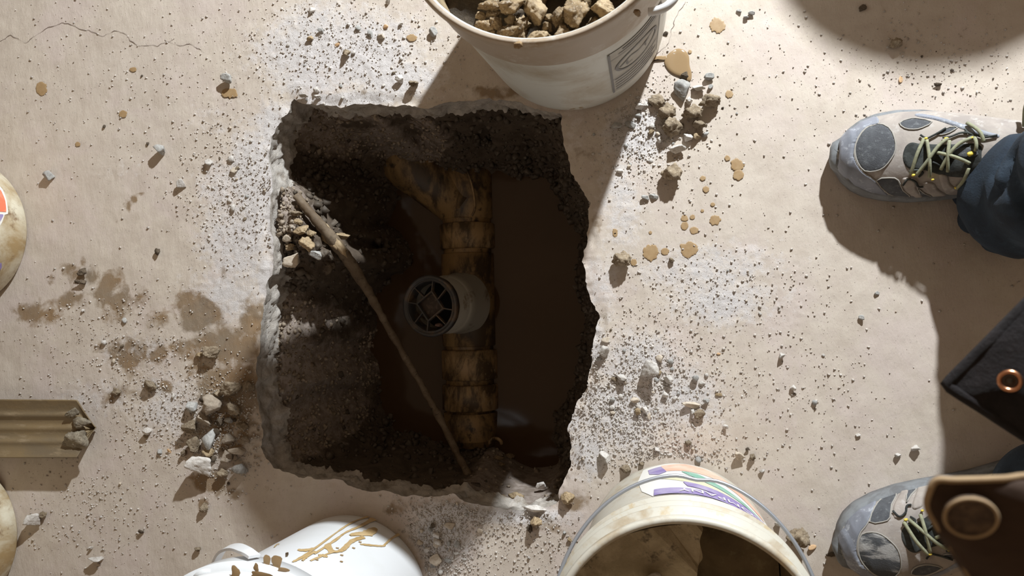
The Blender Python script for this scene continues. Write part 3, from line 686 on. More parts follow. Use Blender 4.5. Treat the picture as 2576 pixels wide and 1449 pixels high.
# stones on the lit earth at the pit bottom
BT = [(1255,1153,26,'wetrock',.8,'wet tan stone at the water edge below the pipe end'),(1282,1146,26,'wetrock',.6,'flat wet stone half under water below the pipe end'),(1262,1168,20,'wetrock',.7,'small wet stone in the shallows'),(1212,1250,32,'grey',1.1,'grey cobble at the foot of the thin pipe'),
 (1240,1258,30,'tan',1.0,'tan cobble against the lower pit edge'),(1262,1254,28,'tan',1.0,'angular yellowish cobble against the lower pit edge'),(1297,1250,38,'tan',.8,'round brownish cobble against the lower pit edge'),(1362,1222,26,'white',.8,'white chip standing up in the pit corner'),(1350,1240,34,'white',.9,'crumbly white lump in the lower right pit corner'),
 (1345,1278,60,'white',.35,'bluish white slab sliver on the lower rim of the pit'),(1185,1255,34,'clod',.8,'brown cobble left of the grey one at the pit bottom')]
for (px, py, wd, kd, hr, lb) in BT:
    zg = -.2
    for _ in range(8):
        q = P(px, py, zg); zg = .5 * zg + .5 * max(soil_z(q[0], q[1]), ZW - .004)
    if 'rim' in lb: zg = -.012
    o = put_rock('stone', px, py, wd * 1.1, kd, zg, hr, .8, rot=random.uniform(-.3, .3), sink=.25); tag(o, lb, 'stone', 'stones at the lower end of the pit')

# scattered chips: the larger ones each an object, the crumbs one heap of stuff
ZONES = [  # px, py, rx, ry, weight, label
 (860,120,230,110,3.0,'pale concrete chip in the dust above the pit'),(600,480,110,130,2.4,'pale concrete chip in the powder left of the pit'),(1620,330,90,110,2.2,'pale chip in the grit around the brown clods'),
 (1780,730,200,80,.9,'small grit chip on the floor right of the pit'),(1620,960,150,110,4.2,'pale concrete chip in the scatter right of the pit'),(1560,1080,120,90,3.0,'pale concrete chip beside the lower right pit rim'),(1690,1150,120,30,1.4,'chip lying along the top of the label bucket'),
 (1100,1370,75,95,4.6,'pale chip in the heap beside the white bucket'),(1230,1300,130,30,1.0,'pale chip on the floor below the pit'),(430,1040,130,110,2.2,'chip on the floor between shovel and rubble'),(560,1080,70,100,3.2,'small brown chip among the rubble left of the pit'),
 (230,1300,170,110,1.2,'grit chip on the floor at bottom left'),(300,850,200,120,1.4,'grit chip in the stained patch at left'),(300,200,300,180,.9,'grit chip on the clear floor at top left'),(2350,170,200,110,.8,'dark grit chip on the bright floor at top right'),(2000,1000,150,160,.6,'grit chip on the clear floor at right'),(1850,300,200,250,.5,'grit chip on the bright floor right of the clods'),(1340,1380,160,60,1.0,'grit chip on the floor between the lower buckets')]
wz = np.array([z_[4] for z_ in ZONES]); wz = wz / wz.sum()
bk = [(-.1188, .4116, .136), (.0267, -.341, .13), (-.454, -.433, .124), (-1.141, .121, .135), (-1.158, -.377, .135)]
def free(x, y):
    if any((x - a) ** 2 + (y - b_) ** 2 < r * r for a, b_, r in bk): return False
    return True
def sample_pt(spread=1.0):
    while True:
        z_ = ZONES[int(RNG.choice(len(ZONES), p=wz))]; px = z_[0] + RNG.normal() * z_[2] * .55 * spread; py = z_[1] + RNG.normal() * z_[3] * .55 * spread
        if not (-60 < px < 2620 and -40 < py < 1490): continue
        q = P(px, py)
        if free(q[0], q[1]): return px, py, q, z_
cand = []
while len(cand) < 285:
    px, py, q, z_ = sample_pt()
    X1, Y1 = np.array([q[0]]), np.array([q[1]])
    if inside(PIT, X1, Y1)[0] or near(PIT, X1, Y1)[0][0] < .006: continue
    cand.append((px, py, q, z_))
for px, py, q, z_ in cand:
    dark = 'dark' in z_[5] or (('clear floor' in z_[5] or 'bright floor' in z_[5]) and RNG.random() < .5)
    kd = 'dark' if dark else RNG.choice(['cobble', 'clod', 'dark']) if 'brown chip' in z_[5] else RNG.choice(['white', 'white', 'grey', 'beige', 'clod'], p=[.36, .2, .2, .14, .10])
    wd = float(np.clip(RNG.gamma(4, 2.1), 5, 20)) * (1.25 if ('heap' in z_[5] or 'brown' in z_[5]) else .72 if ('floor' in z_[5] or dark) else 1.0)
    o = put_rock('concrete_chip', px, py, wd, kd, 0.0, 1.0, RNG.uniform(.4, .9), small=True); tag(o, z_[5], 'chip', z_[5].replace('chip', 'chips'))
def crumbs(name, n, sizes, mat, label, cat, onsoil=False, palemode=False, spread=1.25):
    bx = np.array([(a, b_, c_) for a in (-1, 1) for b_ in (-1, 1) for c_ in (-1, 1)], float); bf = np.array([[0, 1, 3], [0, 3, 2], [4, 6, 7], [4, 7, 5], [0, 4, 5], [0, 5, 1], [2, 3, 7], [2, 7, 6], [0, 2, 6], [0, 6, 4], [1, 5, 7], [1, 7, 3]])
    lib = [(bx * RNG.uniform(.45, 1, 3) * (1 + RNG.uniform(-.35, .25, (8, 3))) * .8, bf) for i in range(24)]
    VV, FF, o = [], [], 0; cnt = 0; nv = len(lib[0][0])
    if onsoil: x0, y0 = PIT.min(0) - .01; x1, y1 = PIT.max(0) + .01
    pts = []
    while len(pts) < n:
        if onsoil:
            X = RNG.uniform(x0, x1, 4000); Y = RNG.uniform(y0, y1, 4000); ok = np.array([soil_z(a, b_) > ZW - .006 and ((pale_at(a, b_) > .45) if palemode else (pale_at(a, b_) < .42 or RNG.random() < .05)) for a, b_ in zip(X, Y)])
            pts += [(a, b_, soil_z(a, b_)) for a, b_ in zip(X[ok], Y[ok])]
        else:
            k = 6000; zi = RNG.choice(len(ZONES), k, p=wz); A = np.array([z_[:4] for z_ in ZONES])[zi]
            px = A[:, 0] + RNG.normal(size=k) * A[:, 2] * .6 * spread; py = A[:, 1] + RNG.normal(size=k) * A[:, 3] * .6 * spread
            uni = RNG.random(k) < .06; px[uni] = RNG.uniform(-40, 2616, uni.sum()); py[uni] = RNG.uniform(-40, 1489, uni.sum())
            Q = np.array([P(a, b_) for a, b_ in zip(px, py)]); ok = ~inside(PIT, Q[:, 0], Q[:, 1])
            for a, b_, r in bk: ok &= (Q[:, 0] - a) ** 2 + (Q[:, 1] - b_) ** 2 > r * r
            Q = Q[ok]; zq = floor_z(Q[:, 0], Q[:, 1], blobs(Q[:, 0], Q[:, 1], DUST), np.ones(len(Q)))
            pts += [(a[0], a[1], z1) for a, z1 in zip(Q, zq)]
    for x, y, z in pts[:n]:
        vv, ff = lib[RNG.integers(24)]; s = sizes[0] + (sizes[1] - sizes[0]) * RNG.random() ** 4
        mt = np.array(Euler(RNG.uniform(0, 6.28, 3)).to_matrix()) * s
        VV.append(vv @ mt.T + (x, y, z + s * .35)); FF.append(ff + o); o += nv
    me = mk(np.concatenate(VV), np.concatenate(FF), False)
    tag(link(name, me, mat), label, cat, kind='stuff')
crumbs('concrete_crumbs', 30000, (.0004, .0022), 'crumb', 'fine pale concrete crumbs strewn over the floor around the pit', 'crumbs')
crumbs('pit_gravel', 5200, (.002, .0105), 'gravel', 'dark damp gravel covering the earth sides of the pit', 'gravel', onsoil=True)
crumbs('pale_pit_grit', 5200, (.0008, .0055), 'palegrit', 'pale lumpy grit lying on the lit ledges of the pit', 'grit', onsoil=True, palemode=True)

# ------------------------------------------------------------------ puddle and splashes
def blob_mesh(pts, z, hgt, jag=0.0, seed=0, n=10):
    pl_ = spline([P(x, y, z)[:2] for x, y in pts], n, closed=True); c0 = pl_.mean(0); k = len(pl_)
    if jag:
        d = pl_ - c0; a = np.arctan2(d[:, 1], d[:, 0]); pl_ = c0 + d * (1 + jag * vnoise(np.cos(a) * 2.2 + seed, np.sin(a) * 2.2, seed=seed) + jag * .55 * vnoise(np.cos(a) * 7 + seed, np.sin(a) * 7, seed=seed + 3))[:, None]
    V, Fc = [], []; rings = [(1.0, -.0005), (.985, .45), (.93, .85), (.7, 1.0), (.35, 1.0)]
    for f, h in rings:
        for p in pl_: q = c0 + (p - c0) * f; V.append((q[0], q[1], z + hgt * h))
    V.append((c0[0], c0[1], z + hgt))
    for i in range(len(rings) - 1):
        for j in range(k): Fc.append((i * k + j, i * k + (j + 1) % k, (i + 1) * k + (j + 1) % k, (i + 1) * k + j))
    o = (len(rings) - 1) * k
    for j in range(k): Fc.append((o + j, o + (j + 1) % k, len(V) - 1))
    me = mk(V, Fc); bm = bmesh.new(); bm.from_mesh(me); bmesh.ops.recalc_face_normals(bm, faces=bm.faces); bm.to_mesh(me); bm.free(); return me
pud = empty('puddle', P(1706, 160, 0)); tag(pud, 'tan muddy water puddle on the floor right of the full bucket', 'puddle')
def keep(o, parent):
    bpy.context.view_layer.update(); o.parent = parent; o.matrix_parent_inverse = parent.matrix_world.inverted(); return o
keep(link('pool', blob_mesh([(1688,130),(1706,122),(1724,128),(1733,142),(1735,165),(1740,185),(1738,202),(1728,204),(1712,194),(1696,188),(1680,176),(1671,158),(1676,142)], .0005, .0022), 'puddle'), pud)
keep(link('trickle', blob_mesh([(1632,150),(1645,144),(1660,141),(1680,142),(1684,150),(1668,150),(1655,149),(1644,154),(1630,166),(1618,172),(1622,160)], .0005, .0016), 'puddle'), pud)
SP = [(1805,65,19,19),(1855,414,17,14),(1858,440,14,13),(1830,398,7,7),(1722,549,9,8),(1742,546,7,6),(1722,568,10,10),(1746,580,11,9),(1799,553,14,13),(1793,514,6,5),(1767,530,4,4),(1733,627,21,20),(1638,635,20,21),(1673,633,10,9),(1636,585,4,4),(1594,660,8,9),(1776,476,8,8),(1768,448,7,6),(1835,237,9,10),(1547,583,7,8),(1548,590,6,6),(1736,130,5,5),(1035,95,13,9),(104,222,14,18),(310,287,10,9),(578,234,20,12),(196,363,7,6),(335,175,9,6)]
rel = ['large round tan splash of the pair beside the grey brown stone', '']
for i, (x, y, rx, ry) in enumerate(SP):
    k = 22; pts = [(x + rx * math.cos(6.2832 * j / k), y + ry * math.sin(6.2832 * j / k)) for j in range(k)]
    o = link('mud_splash', blob_mesh(pts, .0010, .0003, .13 + .05 * (rx > 15), i * 3 + 1, 4), 'splash')
    lb = {0: 'round tan splash right of the full bucket rim, above the puddle', 1: 'upper half of the tan double splash right of the clods', 2: 'lower half of the tan double splash right of the clods', 3: 'small drip at the upper left of the double splash', 8: 'round splash at the right of the drip cluster', 11: 'largest round splash, right of the dark drips and above the dusty floor', 12: 'jagged splash nearest the grey brown stone', 13: 'small splash touching the jagged one beside the grey brown stone',
          18: 'faint tan mark right of the long knobbly clod', 22: 'faint tan mark left of the full bucket', 23: 'olive smudge on the clear floor at far left', 25: 'olive smudge under the grey brown stone left of the pit top', 24: 'small olive spot on the clear floor at upper left'}.get(i)
    if lb: tag(o, lb, 'splash', 'tan mud splashes on the floor')
    elif i < 18: tag(o, 'small tan drip between the brown clods and the big round splash', 'splash', 'small drips between clods and splashes')
    else: tag(o, 'tiny brown spot of mud dried on the floor', 'splash', 'tiny mud spots on the floor')

# ------------------------------------------------------------------ buckets
def bucket(c0, r0, r1, h, mat, inmat, ribs=True, rib_broken=False):
    root = empty('bucket', (c0[0], c0[1], 0)); T = .0022
    def rr(z): return r0 + (r1 - .006 - r0) * min(z / (h * .93), 1)
    prof = [(0, .0), (r0 - .012, 0), (r0 - .004, .002), (r0, .008)]
    for i in range(1, 12): prof.append((rr(h * .74 * i / 11), h * .74 * i / 11 + .002))
    if ribs:
        for k, zr in enumerate((.76, .84, .91)):
            z = h * zr; prof += [(rr(z), z), (rr(z) + .0095, z + .0002), (rr(z) + .0098, z + .0034), (rr(z) + .001, z + .0044)]
    z = h; prof += [(rr(z), h - .014), (r1 - .002, h - .012), (r1, h - .009), (r1, h - .003), (r1 - .0015, h - .0005), (r1 - .004, h), (r1 - .0065, h - .001), (r1 - .008, h - .004)]
    shell = link('shell', mk(*lathe(prof, 128)), mat, root)
    pin = [(r1 - .0079, h - .004), (rr(h * .9) - T, h * .9)] + [(rr(h * f) - T, h * f) for f in (.8, .65, .5, .35, .2, .1)] + [(r0 - T - .002, .012), (r0 - .02, .006), (0, .006)]
    inn = link('inner_wall', mk(*lathe(pin, 96)), inmat, root)
    return root, rr
def bail(root, r, zp, mid, rad=.0019, ax=0.0, kink=0, n=60, mat='wire'):
    """wire bail between two pivots on the rim; mid = (out, z) of its lowest point"""
    pts = []
    for i in range(n + 1):
        t = math.pi * i / n; s = math.sin(t); x = -r * math.cos(t); y = mid[0] * s; z = zp + (mid[1] - zp) * s
        if kink: g = math.exp(-((t - math.pi / 2) / .10) ** 2); y += kink * g
        pts.append((x * math.cos(ax) - y * math.sin(ax), x * math.sin(ax) + y * math.cos(ax), z))
    e0, e1 = Vector(pts[0]), Vector(pts[-1]); pts = [e0 * .94] + pts + [e1 * .94]
    pts[0] = (e0.x * .94, e0.y * .94, zp); pts[-1] = (e1.x * .94, e1.y * .94, zp)
    return link('bail_handle', mk(*sweep(pts, rad, 10)), mat, root)
def lug(root, r, a, z, mat, s=1.0):
    V, Fc = lathe([(0, 0), (.012 * s, 0), (.014 * s, .002), (.014 * s, .006), (.010 * s, .009), (.0, .0095)], 20)
    mt = Matrix.Rotation(a, 4, 'Z') @ Matrix.Translation((r - .004, 0, z)) @ Matrix.Rotation(math.pi / 2, 4, 'Y')
    return link('handle_boss', mk(*xf((V, Fc), mt)), mat, root)
def wrap_panel(root, name, rr, poly, mat, off=.0008, cell=.0022):
    """poly in (angle*radius metres, height) laid on the bucket wall"""
    poly = np.array(poly, float); X, Z, fc, _ = masked_grid(poly, poly[:, 0].min(), poly[:, 0].max(), poly[:, 1].min(), poly[:, 1].max(), cell)
    if len(fc) == 0: return None
    R_ = np.array([rr(z) for z in Z]) + off; A = X / .14
    return link(name, mk(np.stack([R_ * np.cos(A), R_ * np.sin(A), Z], 1), fc), mat, root)
def text_mesh(s, size):
    cu = bpy.data.curves.new('t', 'FONT'); cu.body = s; cu.size = size; cu.align_x = 'CENTER'; cu.resolution_u = 3
    o = bpy.data.objects.new('t', cu); COL.objects.link(o); bpy.context.view_layer.update()
    me = bpy.data.meshes.new_from_object(o.evaluated_get(bpy.context.evaluated_depsgraph_get())); bpy.data.objects.remove(o); return me
def wrap_text(root, name, s, size, rr, a_mid, z, mat, off=.0016, rotate=0.0, sx=1.0):
    me = text_mesh(s, size); bm = bmesh.new(); bm.from_mesh(me); bmesh.ops.triangulate(bm, faces=bm.faces); bmesh.ops.subdivide_edges(bm, edges=[e for e in bm.edges if e.calc_length() > .004], cuts=2)
    for v_ in bm.verts:
        x, y = v_.co.x * sx, v_.co.y; zz = z + y; a = a_mid + x / .14; r_ = rr(zz) + off; v_.co = (r_ * math.cos(a), r_ * math.sin(a), zz)
    bm.to_mesh(me); bm.free(); me.materials.clear(); return link(name, me, mat, root)

# full bucket at the top
c_top = (-.1188, .4116); HT = .350
bt, rt = bucket(c_top, .131, .1505, HT, 'greyplastic', 'inside', ribs=False); tag(bt, 'scuffed off-white bucket full of wet brown rocks standing at the top rim of the pit', 'bucket', 'plastic buckets around the pit')
band = link('rim_band', mk(*lathe([(rt(HT * .74) + .0004, HT * .74), (rt(HT * .80) + .003, HT * .755), (rt(HT * .9) + .003, HT * .9), (.1495, HT - .012), (.1512, HT - .009), (.1512, HT - .003), (.1495, HT + .0006), (.1470, HT + .0007), (.1445, HT + .0002)], 128)), dirty('brownish_rim_plastic', (.50, .42, .34), (.40, .29, .18), 12, .45, .68, .5, .15, 80, third=(.58, .52, .45)), bt)
aL = math.radians(-52)     # label faces the camera's right
def lab(u, v_): return ((aL + u) * .14, v_)
wrap_panel(bt, 'label_panel', rt, [lab(-.20, .045), lab(.42, .045), lab(.42, .225), lab(-.20, .225)], dirty('aged_label', (.55, .54, .50), (.47, .44, .39), 40, .4, .6, .6, 0), .0007)
def strip(nm, u0, v0, u1, v1, w_, mat='grey_ink', off=.0015):
    dx, dy = (u1 - u0) * .14, v1 - v0; l = math.hypot(dx, dy); ex, ey = -dy / l * w_ / 2, dx / l * w_ / 2
    a, c_ = lab(u0, v0), lab(u1, v1); return wrap_panel(bt, nm, rt, [(a[0] + ex, a[1] + ey), (c_[0] + ex, c_[1] + ey), (c_[0] - ex, c_[1] - ey), (a[0] - ex, a[1] - ey)], mat, off, .0007)
strip('label_line', -.19, .046, -.19, .224, .003); strip('label_line', .41, .046, .41, .224, .0014); strip('label_line', -.19, .198, .41, .198, .0012); strip('label_line', -.19, .112, .41, .112, .0012)
rg = []
for i in range(65):
    t = 2 * math.pi * i / 64; rg.append((aL * .14 + .11 * .14 + .036 * math.cos(t), .155 + .034 * math.sin(t)))
inner = [(aL * .14 + .11 * .14 + (p[0] - aL * .14 - .11 * .14) * .88, .155 + (p[1] - .155) * .88) for p in rg[::-1]]
Vr, Fr = [], []
for i in range(65):
    for q in (rg[i], inner[64 - i]): a = q[0] / .14; r_ = rt(q[1]) + .0016; Vr.append((r_ * math.cos(a), r_ * math.sin(a), q[1]))
for i in range(64): Fr.append((2 * i, 2 * i + 2, 2 * i + 3, 2 * i + 1))
link('oval_emblem', mk(Vr, Fr), 'grey_ink', bt)
wrap_text(bt, 'emblem_lettering', 'L', .024, rt, aL + .0, .141, 'grey_ink'); wrap_text(bt, 'emblem_lettering', 'T', .022, rt, aL + .20, .146, 'grey_ink')
strip('emblem_stroke', -.10, .150, .02, .166, .0028); strip('emblem_stroke', .02, .166, .12, .158, .0028); strip('emblem_stroke', .12, .158, .32, .168, .0028)
for k in range(5): strip('label_print', -.16, .104 - k * .012, .38 - .05 * (k % 2), .104 - k * .012, .006, 'ink_pale', .0012)
for k in range(2): strip('label_print', -.10 + .04 * k, .206 + k * .010, .34, .206 + k * .010, .005, 'grey_ink' if k else 'ink_pale', .0012)
bail(bt, .158, HT - .045, (.13, .17), .002, ax=math.radians(20) + 0)
for s in (0, 1): lug(bt, rt(HT - .045) + .003, math.radians(20) + s * math.pi, HT - .045, 'white_plastic', 1.3)
# white bracket on the right side of the rim, seen at the top edge
br_pts = [P(1632, 30, HT - .03), P(1655, 26, HT - .028), P(1680, 14, HT - .026), P(1700, -12, HT - .026), P(1690, -40, HT - .03)]
brk = link('handle_bracket', mk(*sweep([tuple(p) for p in spline(br_pts, 6)], .0045, 10)), 'white_plastic'); keep(brk, bt)
mud = link('mud_smear', mk(*rock_verts(41, 3, 8, .25, .25)), 'muck'); q = P(1303, 114, HT); mud.matrix_world = Matrix.Translation(q) @ Matrix.Diagonal((.008, .004, .004, 1)); keep(mud, bt)
mud = link('mud_smear', mk(*rock_verts(43, 3, 8, .25, .25)), 'muck'); q = P(1603, 32, HT - .02); mud.matrix_world = Matrix.Translation(q) @ Matrix.Diagonal((.004, .003, .009, 1)); keep(mud, bt)
# contents
fill = lathe([(0, .0), (.05, .003), (.1, .001), (rt(.255) - .004, 0)], 40); fV = [(x, y, z + .215 + .006 * math.sin(60 * x) * math.cos(50 * y)) for x, y, z in fill[0]]
M['grit_dark'] = dirty('wet_black_grit', (.05, .036, .022), (.09, .065, .04), 60, .4, .6, .4, .9, 120, dist=.004)
o = link('wet_grit', mk(fV, fill[1]), 'grit_dark', None, (c_top[0], c_top[1], 0)); tag(o, 'dark wet grit between the rocks in the full bucket', 'grit', kind='stuff')
BR = [(1348,24,54,1.35,'glossy pitted pale rock standing in the middle of the full bucket'),(1289,16,62,.8,'smooth sided tan rock left of the pitted one in the full bucket'),(1233,14,46,.8,'olive rock at the upper left in the full bucket'),(1243,38,36,.8,'pale topped rock below the olive one in the full bucket'),(1211,40,22,1.3,'narrow grey rock at the left wall of the full bucket'),
 (1217,66,42,.9,'pinkish granular rock at the left rim in the full bucket'),(1251,60,38,.8,'brown rock right of the pinkish granular one'),(1279,82,48,.9,'smooth olive rock with a pale patch in the full bucket'),(1280,50,28,1.1,'small ragged rock above the smooth olive one'),(1311,66,36,1.2,'ragged wet rock right of the smooth olive one'),
 (1450,32,60,1.2,'large glossy brown rock right of centre in the full bucket'),(1409,43,42,1.0,'wet brown rock between the pitted and the large glossy ones'),(1522,27,66,.75,'dark olive rock at the right rim in the full bucket'),(1492,60,42,.8,'brown rock under the dark olive one at the rim'),(1467,6,36,1.0,'tan rock cut by the top edge of the photo in the full bucket'),
 (1411,89,58,.78,'smooth light tan rock against the near rim in the full bucket'),(1351,96,54,.8,'rough pinkish rock against the near rim in the full bucket'),(1380,46,26,1.0,'small tan rock right of the glossy pitted one'),(1376,68,28,.8,'small gritty rock below the glossy pitted one'),(1241,84,26,.9,'small wet rock at the lower left rim in the full bucket'),
 (1244,98,20,.8,'tiny tan rock nearest the lower left rim in the full bucket'),(1450,80,30,.9,'crumbly brown rock right of the smooth light tan one'),(1316,90,24,1.3,'dark wet rock between the olive and rough pinkish ones')]
for i, (px, py, wd, hr, lb) in enumerate(BR):
    o = put_rock('wet_rock', px, py, wd * 1.30, 'wetrock' if i % 4 else 'tan', .246, hr, .95, rot=random.uniform(-.3, .3)); tag(o, lb, 'rock', 'wet rocks in the full bucket')
for i in range(46):
    a = RNG.uniform(0, 6.28); rd = .118 * RNG.random() ** .5; q = np.array([c_top[0] + rd * math.cos(a), c_top[1] + rd * math.sin(a), .215]); pp = proj(q)
    o = put_rock('wet_rock', pp[0], pp[1], RNG.uniform(42, 78), 'wetrock' if i % 3 else 'dark', .214, 1.0, .9); tag(o, 'muddy rock lower down between the top rocks of the full bucket', 'rock', 'wet rocks lower down in the full bucket')
for i in range(34):
    a = RNG.uniform(.1, 3.0); rd = .112 * RNG.random() ** .5; q = np.array([c_top[0] + rd * math.cos(a), c_top[1] + .03 + rd * math.sin(a), .25]); pp = proj(q)
    o = put_rock('wet_rock', pp[0], pp[1], RNG.uniform(52, 76), 'wetrock', .236, 1.0, .9); tag(o, 'wet rock in the back of the full bucket beyond the photo edge', 'rock', 'wet rocks in the back of the full bucket')

# label bucket at bottom right, lying handle
c_br = (.0262, -.3420); HB = .340
bb, rb = bucket(c_br, .1240, .1385, HB, 'cream', 'inside'); tag(bb, 'cream bucket with a faded purple and orange label and steel handle at the bottom edge', 'bucket', 'plastic buckets around the pit')
a0 = math.radians(88)      # facing the pit; upside down in the photo
def bp(nm, pts, mat, off=.0008, cell=.002): return wrap_panel(bb, nm, rb, [((a0 - u) * .14, v_) for u, v_ in pts], mat, off, cell)
bp('label_sheet', [(-.42, 0.0240), (-.1, 0.0144), (.3, 0.0180), (.62, 0.0600), (.85, 0.1200), (.86, 0.2100), (.3, 0.2220), (-.28, 0.2160), (-.40, 0.1680), (-.46, 0.0960)], 'label_white', .0006)
bp('label_print', [(-.22, 0.0264), (.05, 0.0192), (.35, 0.0264), (.6, 0.0600), (.8, 0.1080), (.82, 0.1500), (.55, 0.1020), (.3, 0.0744), (.0, 0.0696), (-.20, 0.0720)], 'salmon', .0010)
bp('label_print', [(-.36, 0.0420), (-.22, 0.0336), (-.16, 0.0744), (-.24, 0.0900), (-.34, 0.0744)], 'purple', .0012)
bp('label_print', [(-.02, 0.0744), (.14, 0.0768), (.30, 0.1056), (.55, 0.1344), (.74, 0.1620), (.74, 0.1776), (.5, 0.1536), (.22, 0.1260), (.05, 0.0960)], 'green', .0012)
bp('label_print', [(-.2, 0.0984), (0, 0.1032), (.25, 0.1320), (.5, 0.1620), (.5, 0.1800), (.2, 0.1560), (-.1, 0.1320), (-.22, 0.1200)], 'yellow_print', .0010)
bp('label_print', [(-.02, 0.1416), (.25, 0.1536), (.5, 0.1656), (.80, 0.1704), (.84, 0.1944), (.6, 0.1896), (.3, 0.1824), (.02, 0.1680)], 'purple', .0014)
bp('label_print', [(-.28, 0.1800), (.20, 0.1824), (.86, 0.1896), (.86, 0.2112), (.2, 0.2112), (-.28, 0.2124)], 'purple', .0016)
wrap_text(bb, 'label_lettering', 'COMPANY', .0215, rb, a0 - .33, .1890, 'label_white', .0026, sx=1.05)
bail(bb, .141, HB - .060, (.154, .224), .0022, ax=-.1, kink=-.004)
for s in (0, 1): lug(bb, rb(HB - .06) + .002, -.1 + s * math.pi, HB - .06, 'cream', 1.2)
sp_ = [(1764,1322),(1760,1362),(1768,1402),(1757,1422),(1752,1470),(1748,1540),(1640,1570),(1520,1540),(1440,1480),(1470,1420),(1530,1366),(1600,1338),(1680,1322)]
def slabpt(x, y, z):
    q = P(x, y, z); d = np.array([q[0] - c_br[0], q[1] - c_br[1]]); l_ = np.linalg.norm(d); m_ = rb(z) - .006
    if l_ > m_: d = d / l_ * m_
    return (c_br[0] + d[0], c_br[1] + d[1], z)
sl_ = spline(sp_, 4, closed=True); k = len(sl_); V = []
for j, (x, y) in enumerate(sl_): V.append(slabpt(x, y, .225 + .004 * math.sin(j)))
for j, (x, y) in enumerate(sl_): V.append(slabpt(x, y, .175 + .006 * math.sin(j * 1.7)))
me = mk(V, [tuple(range(k))[::-1], tuple(range(k, 2 * k))] + [(j, (j + 1) % k, k + (j + 1) % k, k + j) for j in range(k)], False)
bm = bmesh.new(); bm.from_mesh(me); bmesh.ops.recalc_face_normals(bm, faces=bm.faces); bmesh.ops.triangulate(bm, faces=[f for f in bm.faces if len(f.verts) > 4]); bm.to_mesh(me); bm.free()
tag(link('concrete_slab_piece', me, dirty('mottled_slab', (.72, .62, .46), (.50, .42, .29), 22, .42, .6, .85, .8, 60, third=(.24, .20, .15), dist=.003)), 'flat mottled slab of broken concrete filling the left of the cream label bucket', 'concrete')
o = put_rock('stone', 1648, 1462, 96, 'white', .226, .7, .5); tag(o, 'pale rounded stone on the slab inside the cream label bucket', 'stone')
fill = lathe([(0, .0), (.05, .006), (rb(.09) - .004, 0)], 40); o = link('bucket_mud', mk([(x, y, z + .085 + .006 * math.sin(50 * x + 30 * y)) for x, y, z in fill[0]], fill[1]), 'inside', None, (c_br[0], c_br[1], 0)); tag(o, 'damp mud lying in the bottom of the cream label bucket', 'mud', kind='stuff')

# white bucket at bottom left
c_wl = (-.4544, -.4329); HW = .335
bw, rw = bucket(c_wl, .1195, .137, HW, 'white_plastic', 'white_plastic', ribs=False); tag(bw, 'clean white bucket with brown mud runs at the bottom edge left of the heap', 'bucket', 'plastic buckets around the pit')
prof = [(rw(HW - .05), HW - .052), (.146, HW - .050), (.147, HW - .030), (.1475, HW - .0285), (rw(HW - .02) + .0005, HW - .026)]
link('rim_flange', mk(*lathe(prof, 128)), 'white_plastic', bw)
lid = lathe([(.142, HW - .012), (.1435, HW - .002), (.142, HW + .004), (.136, HW + .005), (.133, HW + .001), (.128, HW - .003), (.05, HW - .003), (0, HW - .003)], 128)
link('lid', mk(*lid), 'white_plastic', bw)
for s, aa in enumerate((math.radians(112), math.radians(292))):
    lug(bw, rw(HW - .04) + .010, aa, HW - .04, 'white_plastic', 1.2)
hp = [P(640, 1400, .30), P(618, 1386, .29), P(590, 1376, .265), P(562, 1384, .24), P(545, 1410, .215), P(532, 1450, .20), P(515, 1500, .20), P(505, 1560, .21)]
h_ = spline(hp, 8); Vh, Fh = [], []
for i, p in enumerate(h_):
    t = h_[min(i + 1, len(h_) - 1)] - h_[max(i - 1, 0)]; t /= np.linalg.norm(t); s = np.cross(t, [0, 0, 1]); s /= np.linalg.norm(s); u = np.cross(s, t)
    for (a, b_) in ((1, 1), (-1, 1), (-1, -1), (1, -1)): Vh.append(p + s * a * .0016 + u * b_ * .0075)
for i in range(len(h_) - 1):
    for j in range(4): Fh.append((4 * i + j, 4 * i + (j + 1) % 4, 4 * i + 4 + (j + 1) % 4, 4 * i + 4 + j))
Fh += [(3, 2, 1, 0), tuple(range(4 * len(h_) - 4, 4 * len(h_)))]
keep(link('strap_handle', mk(Vh, Fh, False), 'white_plastic'), bw)
RUN = m_ = dirty('thin_mud_run', (.47, .31, .13), (.60, .44, .24), 40, .35, .6, .35, 0)
def wall_hit(px, py, c0, rr, off=.0009):
    """point where the line of sight meets a bucket wall"""
    best = None
    for z in np.linspace(.002, .33, 330):
        q = P(px, py, z); d = math.hypot(q[0] - c0[0], q[1] - c0[1]) - rr(z)
        if best is None or abs(d) < best[0]: best = (abs(d), q)
        if d < 0 and z > .005: pass
    q = best[1]; a = math.atan2(q[1] - c0[1], q[0] - c0[0]); r_ = rr(q[2]) + off; return np.array([r_ * math.cos(a), r_ * math.sin(a), q[2]])
def mudrun(root, c0, rr, pts, wds, mat):
    P3 = [wall_hit(x, y, c0, rr) for x, y in pts]; ln = spline(P3, 6); ww = np.interp(np.linspace(0, 1, len(ln)), np.linspace(0, 1, len(wds)), wds)
    V, Fc = [], []
    for i, p in enumerate(ln):
        t = ln[min(i + 1, len(ln) - 1)] - ln[max(i - 1, 0)]; t /= np.linalg.norm(t) + 1e-9; n_ = np.array([p[0], p[1], 0]); n_ /= np.linalg.norm(n_); s = np.cross(t, n_)
        w_ = ww[i] * (.75 + .5 * random.random()) / 2
        V += [p - s * w_, p + n_ * .0006, p + s * w_]
    for i in range(len(ln) - 1):
        for j in (0, 1): Fc.append((3 * i + j, 3 * i + j + 1, 3 * i + 4 + j, 3 * i + 3 + j))
    return link('mud_run', mk(V, Fc), mat, root)
